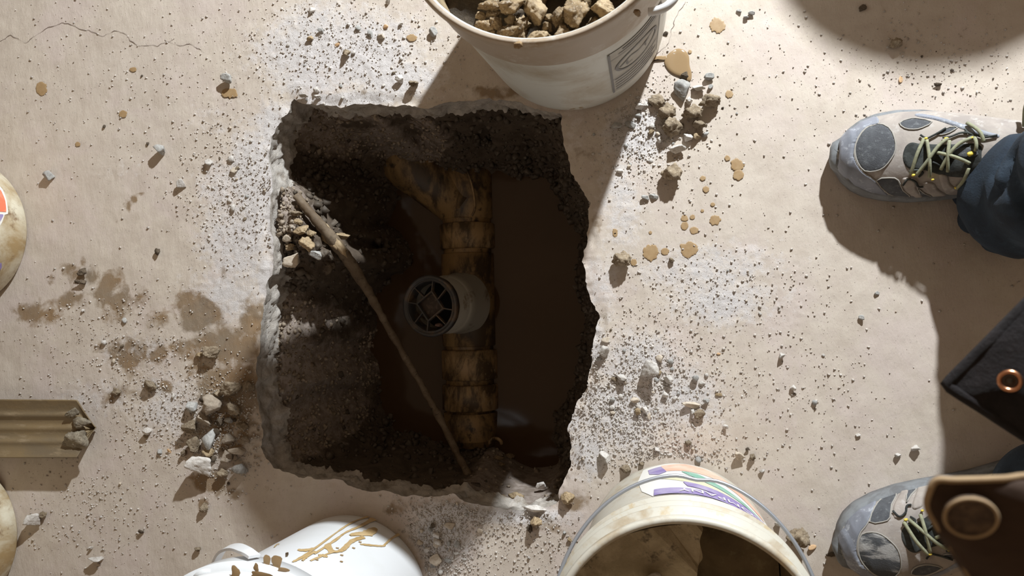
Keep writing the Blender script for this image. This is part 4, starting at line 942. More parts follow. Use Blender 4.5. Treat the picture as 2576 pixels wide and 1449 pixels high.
for pts, wd in [([(925,1300),(885,1316),(850,1338),(800,1375),(755,1405),(735,1415)], [.005,.004,.0025,.003,.004,.003]),([(940,1306),(905,1325),(870,1340),(840,1362),(790,1395)], [.010,.006,.003,.004,.003]),([(945,1330),(925,1342),(895,1345),(880,1348)], [.006,.016,.010,.004]),
    ([(915,1352),(885,1362),(860,1385),(830,1392),(780,1412)], [.006,.008,.006,.003,.003]),([(830,1368),(825,1378),(840,1392)], [.004,.012,.010]),([(1003,1345),(985,1355),(970,1368),(962,1374),(930,1372),(905,1370)], [.004,.0035,.003,.003,.004,.003]),([(800,1398),(815,1399),(824,1402)], [.004,.008,.003]),([(750,1384),(765,1386),(790,1380)], [.006,.008,.004]),
    ([(760,1412),(770,1402),(792,1388)],[.003,.005,.003]),([(690,1378),(697,1371),(704,1370)],[.002,.003,.002])]:
    mudrun(bw, c_wl, rw, pts, wd, RUN)
for (x, y) in [(797,1409),(861,1385),(859,1397),(858,1413),(848,1379),(889,1379),(722,1392),(905,1364),(740,1437-10),(912,1300+20)]:
    mudrun(bw, c_wl, rw, [(x - 4, y), (x, y + .5), (x + 4, y + 1)], [.001, .0035, .001], 'muck')
def lid_spot(px, py, a, b_, z=None, root=bw):
    z = HW - .0285 if z is None else z
    q = P(px, py, z + .0005); V = [(q[0] + a * math.cos(t) * (1 + .25 * math.sin(3 * t + px)), q[1] + b_ * math.sin(t) * (1 + .2 * math.cos(2 * t + py)), q[2] + .0003) for t in np.linspace(0, 6.28, 15)[:-1]]
    V.append((q[0], q[1], q[2] + .0012)); keep(link('mud_spot', mk(V, [(i, (i + 1) % 14, 14) for i in range(14)]), 'muck'), root)
for s in [(592,1440,.005,.008,HW+.005),(655,1446,.012,.004,HW+.005),(672,1414,.004,.010,HW-.03),(697,1414,.006,.009,HW-.03),(645,1428,.003,.005,HW),(712,1433,.007,.003,HW-.02)]: lid_spot(*s)

# two mud-caked buckets at the left edge
for (cc, rr0, lb) in (((-1.1414, .1212), .1215, 'mud-stained cream bucket with an orange and blue print cut by the left edge'), ((-1.1582, -.3772), .1285, 'mud-streaked cream bucket in the lower left corner')):
    bl, rl = bucket(cc, rr0, .150, .345, 'filthy', 'inside'); tag(bl, lb, 'bucket', 'plastic buckets around the pit')
    bail(bl, .158, .31, (-.10, .20), .002, ax=math.radians(80))
    for s in (0, 1): lug(bl, rl(.31) + .003, math.radians(80) + s * math.pi, .31, 'filthy', 1.3)
    if cc[1] > 0:
        def lp(nm, pts, mat, off): 
            po = [];
            for x, y in pts:
                q = wall_hit(x, y, cc, rl, 0); po.append((math.atan2(q[1], q[0]) * .14, q[2]))
            return wrap_panel(bl, nm, rl, po, mat, off, .0016)
        lp('print_border', [(-40,450),(-10,460),(6,478),(16,505),(20,538),(10,541),(4,560),(-6,575),(-20,590),(-50,600)], 'label_white', .0008)
        lp('orange_print', [(-40,458),(-12,464),(2,482),(11,505),(14,534),(-40,530)], 'orange', .0014)
        lp('blue_print', [(-40,536),(8,540),(2,552),(-8,566),(-40,590)], 'purple', .0014)
        lp('blue_print', [(-20,664),(2,660),(3,672),(-10,690)], 'purple', .0014)
# bucket out of frame that throws the round shadow
q = LAMP + (P(2350, -240, 0) - LAMP) / 1.52
bo, ro = bucket((q[0], q[1]), .131, .1505, .35, 'cream', 'inside'); tag(bo, 'plain cream bucket standing beyond the top edge towards the lamp', 'bucket')

# ------------------------------------------------------------------ the drain
dr = empty('drain_pipe', P(1184, 700, -.39)); tag(dr, 'muddy tan plastic drain with side branch and upright riser lying in the pit', 'drain pipe')
ZP = -.345
def dz(y): return ZP
A0 = P(1171, 318, ZP - .01); A1 = P(1187, 1128, ZP - .012)
def ax(y): t = (y - 318) / (1128 - 318); return A0 + (A1 - A0) * t
def cyl(y0, y1, r, nm, mat, prof=None, parent=dr):
    a, c_ = ax(y0), ax(y1); l = np.linalg.norm(c_ - a)
    pr = [(r - .004, 0), (r, .002), (r, l - .002), (r - .004, l)] if prof is None else [(r * p[1], l * p[0]) for p in prof]
    pr = [(.001, pr[0][1])] + pr + [(.001, pr[-1][1])]
    V, Fc = xf(lathe(pr, 56), frame(a, c_)); return keep(link(nm, mk(V, Fc), mat), parent)
cyl(318, 1112, .0475, 'main_pipe', 'pipe', [(0, 1), (.3, 1), (.6, 1), (1, 1)])
cyl(338, 384, .0535, 'coupling', 'pipe', [(0, .97), (.1, 1), (.55, 1), (.62, .97), (1, .97)])
wye = cyl(400, 556, .0505, 'wye_fitting', 'pipe')
cyl(566, 630, .0545, 'coupling', 'pipe_scraped'); cyl(640, 872, .0520, 'tee_fitting', 'pipe')
cyl(880, 954, .0548, 'coupling', 'pipe_scraped'); cyl(966, 1030, .0550, 'coupling', 'pipe_scraped'); cyl(1036, 1120, .0530, 'end_bell', 'pipe', [(0, 1), (.5, .97), (.8, .9), (1, .82)])
bA = ax(520); bB = P(925, 335, -.335); d_ = bB - bA; l = np.linalg.norm(d_)
V, Fc = xf(lathe([(.001, 0), (.0515, 0), (.0515, l * .45), (.0530, l * .46), (.0535, l * .82), (.050, l * .83), (.050, l), (.001, l)], 56), frame(bA, bB)); keep(link('branch', mk(V, Fc), 'pipe'), wye)
# raised seam where the branch joins
seam = [tuple(ax(410) + np.array([-.01, 0, .0515])), tuple(ax(440) + np.array([.012, 0, .051])), tuple(ax(480) + np.array([.022, 0, .047])), tuple(ax(530) + np.array([.026, 0, .044])), tuple(ax(552) + np.array([.020, 0, .046]))]
keep(link('moulded_seam', mk(*sweep([tuple(p) for p in spline(seam, 6)], .0022, 8)), 'pipe_scraped'), wye)
# riser
R0 = P(1146, 764, -.295); R1 = P(1082, 770, -.200); R1 = np.array([R1[0], R1[1], -.200])
lr = np.linalg.norm(R1 - R0); fm = frame(R0 + (R0 - R1) * .25, R1); lr2 = lr * 1.25
V, Fc = xf(lathe([(.060, 0), (.0565, lr2 * .16), (.0535, lr2 * .34), (.0535, lr2 * .50), (.051, lr2 * .53), (.0495, lr2 * .54), (.0495, lr2 * .93), (.0445, lr2 * .93), (.0440, lr2 * .5), (.0440, lr2 * .1)], 64), fm)
ris = keep(link('riser', mk(V, Fc), 'riser'), dr)
fr = frame(R1, R1 + (R1 - R0))
V, Fc = xf(lathe([(.0500, -.010), (.0540, -.008), (.0545, .0), (.0530, .0035), (.0490, .0040), (.0480, .0010), (.0455, .0008), (.0445, .002), (.0435, .0005), (.0430, -.012), (.0400, -.02)], 64), fr)
Vn = np.array([v_[:] for v_ in V]); Vn += (fbm(Vn[:, 0], Vn[:, 1], Vn[:, 2], 160, 3, 7) * .0011)[:, None]
keep(link('rim_ring', mk(Vn, Fc), 'black_ring'), ris)
def bar(x0, y0, x1, y1, w_, z0, z1):
    d = Vector((x1 - x0, y1 - y0, 0)).normalized(); s = Vector((-d.y, d.x, 0)) * w_ / 2; V = []
    for z in (z0, z1):
        for (x, y) in ((x0, y0), (x1, y1)):
            V += [(x + s.x, y + s.y, z), (x - s.x, y - s.y, z)]
    return V, [(0, 1, 3, 2), (4, 6, 7, 5), (0, 4, 5, 1), (2, 3, 7, 6), (0, 2, 6, 4), (1, 5, 7, 3)]
parts = []; rot = math.radians(82)
cn = [(.0262 * math.cos(rot + k * math.pi / 2), .0262 * math.sin(rot + k * math.pi / 2)) for k in range(4)]
for k in range(4):
    a, c_ = cn[k], cn[(k + 1) % 4]; parts.append(bar(*a, *c_, .0026, -.006, .0015))
    an = rot + k * math.pi / 2; parts.append(bar(*a, .0445 * math.cos(an), .0445 * math.sin(an), .0020, -.006, .001))
    mx, my = (a[0] + c_[0]) / 2, (a[1] + c_[1]) / 2; am = math.atan2(my, mx) + .12; parts.append(bar(mx, my, .0445 * math.cos(am), .0445 * math.sin(am), .0020, -.006, .001))
# local frame of the riser top, kept level with the room
z_ = Vector(R1 - R0).normalized(); x_ = Vector((1, 0, 0)); y_ = z_.cross(x_).normalized(); x_ = y_.cross(z_)
fg = Matrix((x_, y_, z_)).transposed().to_4x4(); fg.translation = Vector(R1)
keep(link('grate', mk(*xf(join(*parts), fg), False), 'black_ring'), ris)
V, Fc = xf(([(c_[0], c_[1], -.008) for c_ in cn], [(0, 1, 2, 3)]), fg); keep(link('centre_plate', mk(V, Fc, False), dirty('brown_grime_plate', (.045, .028, .018), (.10, .07, .05), 120, .5, .65, .6, .5, 200)), ris)
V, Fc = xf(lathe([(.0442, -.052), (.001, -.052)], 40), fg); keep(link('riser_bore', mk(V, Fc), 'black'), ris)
mm = mk(*rock_verts(12, 3, 7, .3, .3)); o = link('debris', mm, dirty('pinkish_scrap', (.26, .16, .13), (.10, .06, .05), 60, .4, .6, .6, .3)); q = fg @ Vector((.012, -.034, -.010)); o.matrix_world = Matrix.Translation(q) @ Matrix.Diagonal((.010, .0045, .005, 1)); keep(o, ris)
# small ring of torn pipe by the pipe end
V, Fc = sweep([tuple(P(1247, 1113, -.33) + np.array([.011 * math.cos(t), .008 * math.sin(t), .003 * math.sin(2 * t)])) for t in np.linspace(-.3, 3.6, 22)], .0034, 8)
tag(link('plastic_curl', mk(V, Fc), 'pipe_scraped'), 'small curled scrap of plastic beside the lower end of the drain pipe', 'scrap')
# thin pipe across the pit
rp = [P(745, 490, -.038), P(775, 530, -.040), P(820, 582, -.055), P(868, 642, -.085), P(915, 715, -.125), P(952, 780, -.160), P(1000, 865, -.20), P(1055, 960, -.225), P(1105, 1050, -.235), P(1150, 1140, -.225), P(1180, 1200, -.205), P(1190, 1232, -.19)]
ln = spline(rp, 8); rad = [.0062 + .0040 * math.exp(-((i - 22) / 12) ** 2) + .0010 * random.uniform(-1, 1) + (.004 if i > 82 else 0) for i in range(len(ln))]
V, Fc = sweep([tuple(p) for p in ln], rad, 16); Vn = np.array([v_[:] for v_ in V]); Vn += (fbm(Vn[:, 0], Vn[:, 1], Vn[:, 2], 90, 3, 17) * .0016)[:, None]
tp = empty('thin_pipe', P(952, 780, -.175)); tag(tp, 'thin mud-coated pipe running diagonally across the pit over the water', 'pipe')
keep(link('tube', mk(Vn, Fc), 'rod'), tp)
mud = link('mud_crust', mk(*rock_verts(88, 4, 14, .30, .2)), 'tan'); q = P(833, 605, -.062); mud.matrix_world = Matrix.Translation(q) @ Matrix.Rotation(math.radians(-55), 4, 'Z') @ Matrix.Diagonal((.040, .014, .011, 1)); keep(mud, tp)

# ------------------------------------------------------------------ shovel at the left
sh = empty('trench_shovel', P(120, 1078, 0)); tag(sh, 'mud-filmed trenching shovel blade with a clod on its pointed tip, at the left edge', 'shovel')
def blade_pt(s, t):
    # s along the blade from tip, t across -1..1
    zc = .045 + .0 * s
    xl = np.interp(s, [0, .08, .16, 1.0], [240, 218, 196, -90]); xt = np.interp(s, [0, .08, .16, 1.0], [240, 214, 182, -90])
    x = xl if t < 0 else xt
    ye = np.interp(s, [0, .16, 1], [1076, 1152 if t < 0 else 1006, 1152 if t < 0 else 1004])
    if s <= .16: x = 240 + (192 - 240) * (s / .16) ** .9
    y = 1078 + (ye - 1078) * abs(t)
    z = .034 - .010 * (1 - t * t) + .0035 * math.exp(-((t - .45) / .10) ** 2) + .0035 * math.exp(-((t + .45) / .10) ** 2) + .003 * math.exp(-(t / .10) ** 2) - .020 * max(0, .16 - s) / .16
    return P(x, y, z)
ns, ntt = 60, 40; V, Fc = [], []
for lay in (0, 1):
    for i in range(ns + 1):
        for j in range(ntt + 1):
            p = blade_pt((i / ns) ** 1.2, -1 + 2 * j / ntt); V.append((p[0], p[1], p[2] - .0022 * lay))
W_ = ntt + 1; H_ = (ns + 1) * W_
for i in range(ns):
    for j in range(ntt):
        a = i * W_ + j; Fc.append((a, a + 1, a + W_ + 1, a + W_)); Fc.append((H_ + a, H_ + a + W_, H_ + a + W_ + 1, H_ + a + 1))
for j in range(ntt): Fc.append((j, H_ + j, H_ + j + 1, j + 1)); a = ns * W_ + j; Fc.append((a, a + 1, H_ + a + 1, H_ + a))
for i in range(ns):
    a = i * W_; Fc.append((a, a + W_, H_ + a + W_, H_ + a)); a += ntt; Fc.append((a, H_ + a, H_ + a + W_, a + W_))
keep(link('blade', mk(V, Fc), 'shovel'), sh)
for (px, py, sx, sy, sz, sd) in ((190, 1108, .040, .030, .012, 5), (205, 1060, .030, .020, .009, 8), (182, 1040, .020, .010, .007, 9)):
    o = link('mud_clump', mk(*rock_verts(sd, 4, 10, .34, .2)), 'clump'); o.matrix_world = Matrix.Translation(P(px, py, .030)) @ Matrix.Rotation(.5, 4, 'Z') @ Matrix.Diagonal((sx * .62, sy * .8, sz, 1)); keep(o, sh)
e0 = P(-80, 1078, .036); e1 = e0 + np.array([-.14, 0, .012]); e2 = e1 + np.array([-.95, .02, .05])
keep(link('socket', mk(*sweep([e0, e0 + (e1 - e0) * .5, e1], [.026, .021, .019], 20)), 'shovel'), sh)
keep(link('shaft', mk(*sweep([e1 + (e0 - e1) * .2, e2], .016, 20)), 'wood'), sh)

# ------------------------------------------------------------------ person
person = empty('person', (.47, -.05, 0)); tag(person, 'person in dark jeans, dusty hiking shoes and brown leather jacket standing at the right edge', 'person')
UU = np.array([0, .015, .04, .08, .14, .22, .32, .42, .52, .62, .75, .88, .96, 1.0])
WW = np.array([.004, .018, .0295, .0405, .0490, .0540, .0550, .0515, .0460, .0410, .0375, .0350, .025, .004])
HH = np.array([.016, .026, .034, .042, .049, .055, .064, .077, .092, .102, .100, .100, .092, .07])
SLEN = .312
class Shoe:
    def __init__(s, toe, ang, side, dusty):
        s.toe = np.array(toe); s.c, s.s = math.cos(ang), math.sin(ang); s.side = side; s.dusty = dusty
    def surf(s, u, v_, off=0.0):
        u = np.asarray(u, float); v_ = np.asarray(v_, float)
        w_ = np.interp(u, UU, WW); h_ = np.interp(u, UU, HH); t = v_ * math.pi / 2
        cy = .006 * np.sin(u * 3.1) * s.side
        y = cy + (w_ + off * .7) * np.sign(np.sin(t)) * np.abs(np.sin(t)) ** .9; z = .020 + (h_ + off) * np.abs(np.cos(t)) ** .62
        x = u * SLEN - off * (u < .05); return np.stack([s.toe[0] + x * s.c - y * s.s, s.toe[1] + x * s.s + y * s.c, z], -1)
    def uv(s, px, py):
        if not hasattr(s, 'g'):
            uu, vv = np.meshgrid(np.linspace(0, .9, 260), np.linspace(-1, 1, 200), indexing='ij'); s.gu, s.gv = uu.ravel(), vv.ravel(); s.g = proj(s.surf(s.gu, s.gv))
        k = np.argmin((s.g[:, 0] - px) ** 2 + (s.g[:, 1] - py) ** 2); return s.gu[k], s.gv[k]
toe1 = P(2099, 392, .02)
sh1 = Shoe((toe1[0], toe1[1]), math.radians(-5.5), 1, False)
toe2 = P(2112, 1388, .02)
sh2 = Shoe((toe2[0], toe2[1]), math.radians(23), -1, True)
def zz(x, y): return (2040 + x / 3.813, 260 + y / 3.813)
PANELS = [('toe_patch', 'mesh', .0010, [(640,200),(740,235),(800,330),(805,440),(770,530),(700,610),(620,650),(510,645),(450,570),(420,480),(430,390),(480,290),(560,225)]),
 ('toe_bumper', 'bumper', .0022, [(650,190),(540,232),(450,325),(408,480),(445,585),(520,672),(620,745),(735,905),(640,905),(480,820),(350,710),(262,580),(225,430),(250,330),(310,255),(420,200),(560,160)]),
 ('side_window', 'mesh', .0008, [(845,195),(930,155),(1010,145),(1160,182),(1060,235),(980,255),(900,240)]),
 ('side_window', 'mesh', .0008, [(1210,290),(1330,228),(1400,235),(1330,280),(1250,305)]),
 ('side_window', 'mesh', .0008, [(625,738),(760,712),(840,735),(885,830),(950,930),(850,905),(740,860)]),
 ('side_window', 'mesh', .0008, [(1035,820),(1090,860),(1160,950),(1100,945),(1050,900)]),
 ('side_window', 'mesh', .0008, [(1270,880),(1330,930),(1410,1010),(1360,1005),(1300,950)]),
 ('tongue', 'tongue', .0012, [(900,440),(960,380),(1060,388),(1300,395),(1600,395),(1640,500),(1600,690),(1320,700),(1100,640),(940,625),(885,540)]),
 ('tongue_stripe', 'mesh', .0020, [(1340,440),(1560,420),(1600,500),(1420,520)]),
 ('ankle_band', 'bumper', .0016, [(1010,105),(1200,128),(1460,200),(1700,275),(1800,300),(1780,330),(1560,290),(1400,232),(1220,165),(1020,128)]),
 ('side_strap', 'shoe', .0022, [(880,720),(960,715),(1010,760),(1020,830),(1060,930),(1000,930),(930,850),(880,790)]),
 ('side_strap', 'shoe', .0022, [(1070,770),(1170,760),(1230,830),(1290,930),(1230,960),(1150,900)]),
 ('side_strap', 'shoe', .0022, [(1230,700),(1310,690),(1350,780),(1450,930),(1400,960),(1290,860)]),
]
LACES = [[(1068,352),(1000,500),(948,668)],[(1100,365),(1118,560),(1132,695)],[(1290,352),(1190,430),(1100,560),(1005,675)],[(1310,368),(1292,500),(1302,645)],[(1530,345),(1400,400),(1300,500),(1232,630)],[(1200,480),(1350,520),(1510,572)],[(1500,618),(1445,720),(1392,795)],[(1555,345),(1560,460)],[(1480,208),(1590,290),(1640,372)]]
CORDS = [[(1040,312),(1095,345),(1160,318),(1215,288),(1290,245)],[(1255,340),(1330,330),(1420,295),(1500,290)],[(1500,340),(1580,318),(1650,330),(1780,312)],[(930,650),(1010,635),(1070,660),(1030,700)],[(1150,560),(1230,590),(1310,640)],[(880,775),(930,722),(1000,740),(1030,790),(1075,790)],[(1470,255),(1500,290),(1560,318)]]
EYE = [(1090,350,20),(1288,350,22),(1530,346,22),(970,680,22),(1155,725,16),(1385,795,20),(1512,490,34)]
UVP = [(n, m_, o_, [sh1.uv(*zz(*p)) for p in poly]) for n, m_, o_, poly in PANELS]
UVL = [[sh1.uv(*zz(*p)) for p in l_] for l_ in LACES]; UVC = [[sh1.uv(*zz(*p)) for p in l_] for l_ in CORDS]; UVE = [(sh1.uv(*zz(a, b_)), r) for a, b_, r in EYE]
def build_shoe(S, label):
    fl = 1 if S.side > 0 else -1
    nu, nv = 70, 48; us = np.linspace(0, 1, nu) ** 1.15; vs = np.linspace(-1, 1, nv); uu, vv = np.meshgrid(us, vs, indexing='ij')
    V = S.surf(uu.ravel(), vv.ravel()); idx = np.arange(nu * nv).reshape(nu, nv)
    fc = np.stack([idx[:-1, :-1], idx[:-1, 1:], idx[1:, 1:], idx[1:, :-1]], -1).reshape(-1, 4)
    up = keep(link('shoe', mk(V, fc), 'shoe'), person); up['label'] = label
    # sole
    V, Fc = [], []; lv = [(.0, .000, -.004), (.004, .000, .002), (.020, .0035, 0), (.030, .0030, 0), (.035, .001, 0), (.037, -.006, 0), (.036, -.014, 0)]
    ring = [(u, 1) for u in us] + [(u, -1) for u in us[::-1]]; k = len(ring)
    for z, o_, _ in lv:
        for (u, sg) in ring:
            p = S.surf(u, sg, 0); w_ = np.interp(u, UU, WW); d = (w_ + .0015 + o_ + _) * sg + .006 * math.sin(u * 3.1) * S.side; x = u * SLEN + (-.004 - o_ + (.0 if _ else 0) if u < .01 else (.004 if u > .99 else 0))
            V.append((S.toe[0] + x * S.c - d * S.s, S.toe[1] + x * S.s + d * S.c, z + .006 * max(0, 1 - u / .12) * (z < .03)))
    for i in range(len(lv) - 1):
        for j in range(k): Fc.append((i * k + j, i * k + (j + 1) % k, (i + 1) * k + (j + 1) % k, (i + 1) * k + j))
    Fc.append(tuple(range(k))[::-1])
    keep(link('sole', mk(V, Fc), 'sole'), up)
    for (nm, mt, off, poly) in UVP:
        po = np.array([(u, v_ * fl) for u, v_ in poly]); po = spline(po, 4, closed=True); po = np.stack([po[:, 0] * 3, po[:, 1]], 1)
        X, Y, f_, sd = masked_grid(po, po[:, 0].min(), po[:, 0].max(), po[:, 1].min(), po[:, 1].max(), .013)
        if len(f_) == 0: continue
        V = S.surf(np.clip(X / 3, 0, 1), np.clip(Y, -1, 1), off * np.clip(sd / .012, 0, 1) - .0004 * (sd < .004) * 0 + .0002)
        if S.dusty and nm == 'toe_patch': mt = 'mesh_dusty'
        keep(link(nm, mk(V, f_), mt), up)
        if nm in ('toe_patch', 'toe_bumper') or nm == 'side_window':
            pp = S.surf(np.clip(po[::2, 0] / 3, 0, 1), np.clip(po[::2, 1], -1, 1), .0010)
            keep(link('stitched_edge', mk(*sweep([tuple(p) for p in pp], .0009, 6, closed=True)), 'piping'), up)
    def cord(l_, r, lift, nm, mt):
        q = [S.surf(u, v_ * fl, lift) for u, v_ in l_]; q = spline(q, 6); n_ = len(q)
        q[:, 2] += np.array([.004 * math.sin(math.pi * i / (n_ - 1)) for i in range(n_)]) * (nm == 'lace')
        keep(link(nm, mk(*sweep([tuple(p) for p in q], r, 8)), mt), up)
    for l_ in UVL: cord(l_, .0022, .0045, 'lace', 'lace')
    for l_ in UVC: cord(l_, .0013, .0030, 'lace_loop', 'tongue')
    for (uv_, r) in UVE:
        q = S.surf(uv_[0], uv_[1] * fl, .004); o = link('eyelet', mk(*rock_verts(3, 2, 6, 0, 0)), 'eyelet'); r_ = r / 3.813 / 1950 * 1.9
        o.matrix_world = Matrix.Translation(q) @ Matrix.Diagonal((r_ * .65, r_ * .4, .003, 1)); keep(o, up)
    # a lace end sticking up
    a = S.surf(.60, .30 * fl, .004); e = [a, a + np.array([-.004, .016, .012]), a + np.array([-.002, .030, .016]), a + np.array([.001, .046, .012])]
    keep(link('lace', mk(*sweep([tuple(p) for p in spline(e, 5)], .0030, 8)), 'lace'), up)
    return up
build_shoe(sh1, 'beige and grey hiking shoe with a clean dark toe patch'); build_shoe(sh2, 'beige and grey hiking shoe with a dust scuffed toe patch')
# body: one continuous skinned surface (mostly inside the clothes)
def shp(S, u, z): p = S.surf(u, 0); return Vector((p[0], p[1], z))
an1, an2 = shp(sh1, .78, .09), shp(sh2, .78, .09)
kn1, kn2 = an1 + Vector((-.085, -.01, .42)), an2 + Vector((-.05, .02, .42))
hp1, hp2 = Vector((.54, .09, .88)), Vector((.54, -.13, .88))
J = [(Vector((.54, -.015, .93)), .12, None), (Vector((.56, -.015, 1.12)), .135, 0), (Vector((.50, -.015, 1.34)), .14, 1), (Vector((.45, -.015, 1.46)), .06, 2), (Vector((.40, -.015, 1.58)), .085, 3), (Vector((.37, -.015, 1.70)), .075, 4),
     (hp1, .070, 0), (kn1, .042, 6), (an1, .030, 7), (shp(sh1, .35, .05), .022, 8),
     (hp2, .070, 0), (kn2, .042, 10), (an2, .030, 11), (shp(sh2, .35, .05), .022, 12)]
for s in (1, -1):
    b0 = len(J); J += [(Vector((.50, -.015 + s * .20, 1.36)), .05, 2), (Vector((.55, -.015 + s * .26, 1.10)), .042, b0), (Vector((.56, -.015 + s * .27, .88)), .030, b0 + 1), (Vector((.555, -.015 + s * .27, .83)), .026, b0 + 2)]
    for f, (dx, ln_) in enumerate(((-.028, .062), (-.010, .075), (.010, .070), (.028, .055))):
        k = len(J); J += [(Vector((.555 + dx, -.015 + s * .27, .79)), .0095, b0 + 3), (Vector((.548 + dx, -.015 + s * .268, .79 - ln_ * .55)), .0085, k), (Vector((.540 + dx, -.015 + s * .26, .79 - ln_)), .0075, k + 1)]
    k = len(J); J += [(Vector((.515, -.015 + s * .262, .80)), .011, b0 + 3), (Vector((.505, -.015 + s * .25, .765)), .009, k)]
me = bpy.data.meshes.new('body'); me.from_pydata([j[0] for j in J], [(i, j[2]) for i, j in enumerate(J) if j[2] is not None], []); bo_ = bpy.data.objects.new('body', me); COL.objects.link(bo_)
sk = bo_.modifiers.new('skin', 'SKIN'); me.materials.append(M['skin'])
for i, j in enumerate(J): me.skin_vertices[0].data[i].radius = (j[1], j[1]); me.skin_vertices[0].data[i].use_root = (i == 0)
ss = bo_.modifiers.new('subsurf', 'SUBSURF'); ss.levels = 2; ss.render_levels = 2
keep(bo_, person)
# jeans: each leg a rumpled tube from the shoe to the hip, joined at the top
def leg_tube(path, rads, seed, n=96):
    pts = spline([tuple(p) for p in path], 26); rs = np.interp(np.linspace(0, 1, len(pts)), np.linspace(0, 1, len(rads)), rads)
    V, Fc = sweep([tuple(p) for p in pts], list(rs), n, caps=False); Vn = np.array([v_[:] for v_ in V]); ctr = np.repeat(pts, n, 0)
    d = Vn - ctr; f = 1 + .10 * fbm(Vn[:, 0], Vn[:, 1], Vn[:, 2] * 1.6, 11, 3, seed) - .20 * np.clip(1 - 5 * np.abs(fbm(Vn[:, 0] + .6 * Vn[:, 2], Vn[:, 1] - .5 * Vn[:, 2], Vn[:, 2], 13, 2, seed + 2)), 0, 1) ** 2 + .09 * np.sin(Vn[:, 2] * 90 + 3 * vnoise(Vn[:, 0] * 9, Vn[:, 1] * 9, seed=seed)) * np.exp(-np.clip(Vn[:, 2] - .05, 0, 1) / .16)
    return ctr + d * f[:, None], Fc
c1 = P(2566, 470, .075)
j1 = leg_tube([Vector((c1[0] + .012, c1[1] - .01, .022)), Vector((c1[0] + .010, c1[1] - .008, .12)), an1 + Vector((.0, .0, .20)), kn1, hp1], [.068, .069, .072, .085, .12], 3)
c2 = shp(sh2, .80, 0)
j2 = leg_tube([Vector((c2[0], c2[1], .045)), Vector((c2[0], c2[1], .12)), an2 + Vector((.0, .0, .20)), kn2, hp2], [.062, .062, .068, .085, .12], 8)
hipv = lathe([(.15, 0), (.165, .05), (.16, .12), (.15, .17)], 40); hips = xf(hipv, Matrix.Translation((.54, -.015, .82)) @ Matrix.Diagonal((.75, 1.35, 1, 1)))
je = keep(link('jeans', mk(*join(j1, j2, hips)), 'jeans'), person); md = je.modifiers.new('thickness', 'SOLIDIFY'); md.thickness = .0022
# jacket: back and sleeves around the torso, two open front flaps hanging towards the pit
def sheet(c00, c10, c11, c01, nu, nv, bul, seed, rnd=0.0):
    c00, c10, c11, c01 = [np.array(c_, float) for c_ in (c00, c10, c11, c01)]; V = []
    nrm = np.cross(c10 - c00, c01 - c00); nrm /= np.linalg.norm(nrm)
    for i in range(nu + 1):
        for j in range(nv + 1):
            u, v_ = i / nu, j / nv
            if rnd:
                # round the free corner at u=0,v=0
                du, dv = max(0, rnd - u), max(0, rnd - v_); rr_ = math.hypot(du, dv)
                if du > 0 and dv > 0:
                    m2 = max(du, dv); u, v_ = rnd - du * m2 / rr_, rnd - dv * m2 / rr_
            p = c00 * (1 - u) * (1 - v_) + c10 * u * (1 - v_) + c11 * u * v_ + c01 * (1 - u) * v_
            p = p + nrm * (bul * math.sin(math.pi * min(1, u)) * math.sin(math.pi * min(v_, 1)) + .0012 * float(vnoise(np.array([u * 7]), np.array([v_ * 7]), seed=seed)[0])); V.append(p)
    W1 = nv + 1; Fc = [(i * W1 + j, (i + 1) * W1 + j, (i + 1) * W1 + j + 1, i * W1 + j + 1) for i in range(nu) for j in range(nv)]
    edge = [V[i * W1] for i in range(nu, -1, -1)] + [V[j] for j in range(1, W1)]
    return V, Fc, edge
jk = link('jacket', mk(*xf(lathe([(.17, 0), (.185, .10), (.18, .30), (.17, .46), (.10, .52)], 48), Matrix.Translation((.57, -.015, .90)) @ Matrix.Rotation(-.16, 4, 'Y') @ Matrix.Diagonal((.85, 1.25, 1.05, 1)))), 'jacket_out'); keep(jk, person)
for s in (1, -1):
    keep(link('sleeve', mk(*sweep([(.52, -.015 + s * .19, 1.38), (.545, -.015 + s * .255, 1.20), (.555, -.015 + s * .265, 1.08), (.56, -.015 + s * .27, .90)], [.075, .068, .062, .055], 24)), 'jacket_out'), jk)
# upper flap (black pile side seen), corner free
zA = .60
V, Fc, edge = sheet(P(2384, 968, zA), P(2790, 560, zA + .03), (.42, .03, .93), P(2700, 1170, zA + .02), 40, 40, .010, 4)
fA = link('front_flap', mk(V, Fc), 'jacket_in'); keep(fA, jk); fA['label'] = 'black pile lined flap with a copper snap'; md = fA.modifiers.new('thickness', 'SOLIDIFY'); md.thickness = .006; md.offset = 0
keep(link('rolled_edge', mk(*sweep([tuple(p) for p in edge], .0042, 10)), 'jacket_in'), fA)
q = P(2541, 960, zA + .024); nq = Vector(CAM - q).normalized(); fs = Matrix.Translation(q) @ nq.to_track_quat('Z', 'Y').to_matrix().to_4x4()
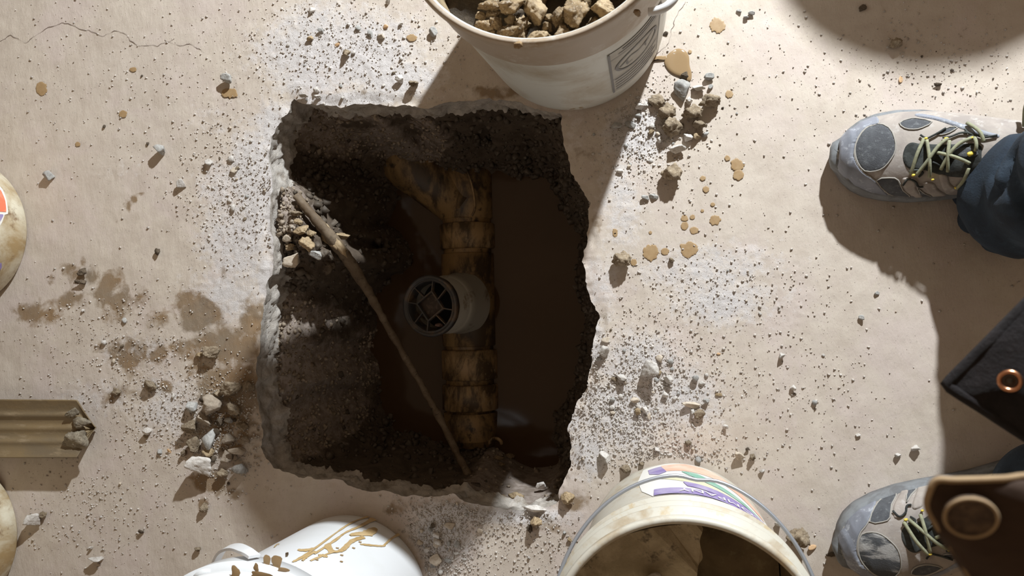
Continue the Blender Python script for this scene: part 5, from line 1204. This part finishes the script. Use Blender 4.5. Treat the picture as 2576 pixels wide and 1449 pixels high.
# the snap lies in the flap, which faces up
nz = np.cross(np.array(P(2790, 560, zA + .03)) - P(2384, 968, zA), np.array(P(2700, 1170, zA + .02)) - P(2384, 968, zA)); nz = Vector(nz).normalized(); nz = nz if nz.z > 0 else -nz
fs = Matrix.Translation(Vector(q) - nz * .004) @ nz.to_track_quat('Z', 'Y').to_matrix().to_4x4()
keep(link('snap_ring', mk(*xf(lathe([(.0066, 0), (.0066, .0014), (.0058, .0024), (.0046, .0024), (.0039, .0012), (.0037, 0)], 40), fs)), 'copper'), fA)
keep(link('snap_socket', mk(*xf(lathe([(.0037, .0004), (.0022, .0004), (.0020, .0012), (.0, .0014)], 30), fs)), plain('dull_snap_socket', (.10, .09, .075), .4, .6)), fA)
V, Fc, edge = sheet(P(2566, 1092, zA + .012), P(2590, 1030, zA + .014), P(2760, 1080, zA + .014), P(2740, 1290, zA + .012), 16, 16, .004, 6)
fC = link('suede_facing', mk(V, Fc), 'trim'); keep(fC, jk); md = fC.modifiers.new('thickness', 'SOLIDIFY'); md.thickness = .003
# lower flap (brown suede side)
zB = .80
V, Fc, edge = sheet(P(2282, 1204, zB), P(2700, 1195, zB + .01), (.44, -.30, 1.0), P(2515, 1570, zB - .02), 40, 40, .010, 9, rnd=.22)
fB = link('front_flap', mk(V, Fc), 'jacket_out'); keep(fB, jk); fB['label'] = 'brown suede flap with a tan edge and a covered snap'; md = fB.modifiers.new('thickness', 'SOLIDIFY'); md.thickness = .005; md.offset = 0
keep(link('tan_edge', mk(*sweep([tuple(p + np.array([0, 0, .002])) for p in edge], .0013, 10)), 'trim'), fB)
q = P(2440, 1296, zB + .008); nb = Vector(np.cross(np.array(P(2700, 1195, zB + .01)) - P(2282, 1204, zB), np.array(P(2515, 1570, zB - .02)) - P(2282, 1204, zB))).normalized(); nb = nb if nb.z > 0 else -nb
fs = Matrix.Translation(Vector(q)) @ nb.to_track_quat('Z', 'Y').to_matrix().to_4x4()
keep(link('covered_snap', mk(*xf(lathe([(.0086, 0), (.0084, .0014), (.0076, .0018), (.0069, .0010), (.0058, .0012), (.0, .0018)], 40), fs)), dirty('embossed_leather_cap', (.07, .04, .024), (.15, .095, .055), 300, .45, .6, .6, .8, 500)), fB)
keep(link('snap_rim', mk(*xf(sweep([(.0082 * math.cos(t), .0082 * math.sin(t), .0016) for t in np.linspace(0, 6.2832, 41)[:-1]], .0007, 6, closed=True), fs)), 'trim'), fB)
# hair
hv = rock_verts(5, 3, 30, .05, .05); keep(link('hair', mk(*xf(([tuple(p) for p in hv[0] if True], hv[1]), Matrix.Translation((.40, -.015, 1.68)) @ Matrix.Diagonal((.105, .09, .10, 1)))), 'hair'), person)
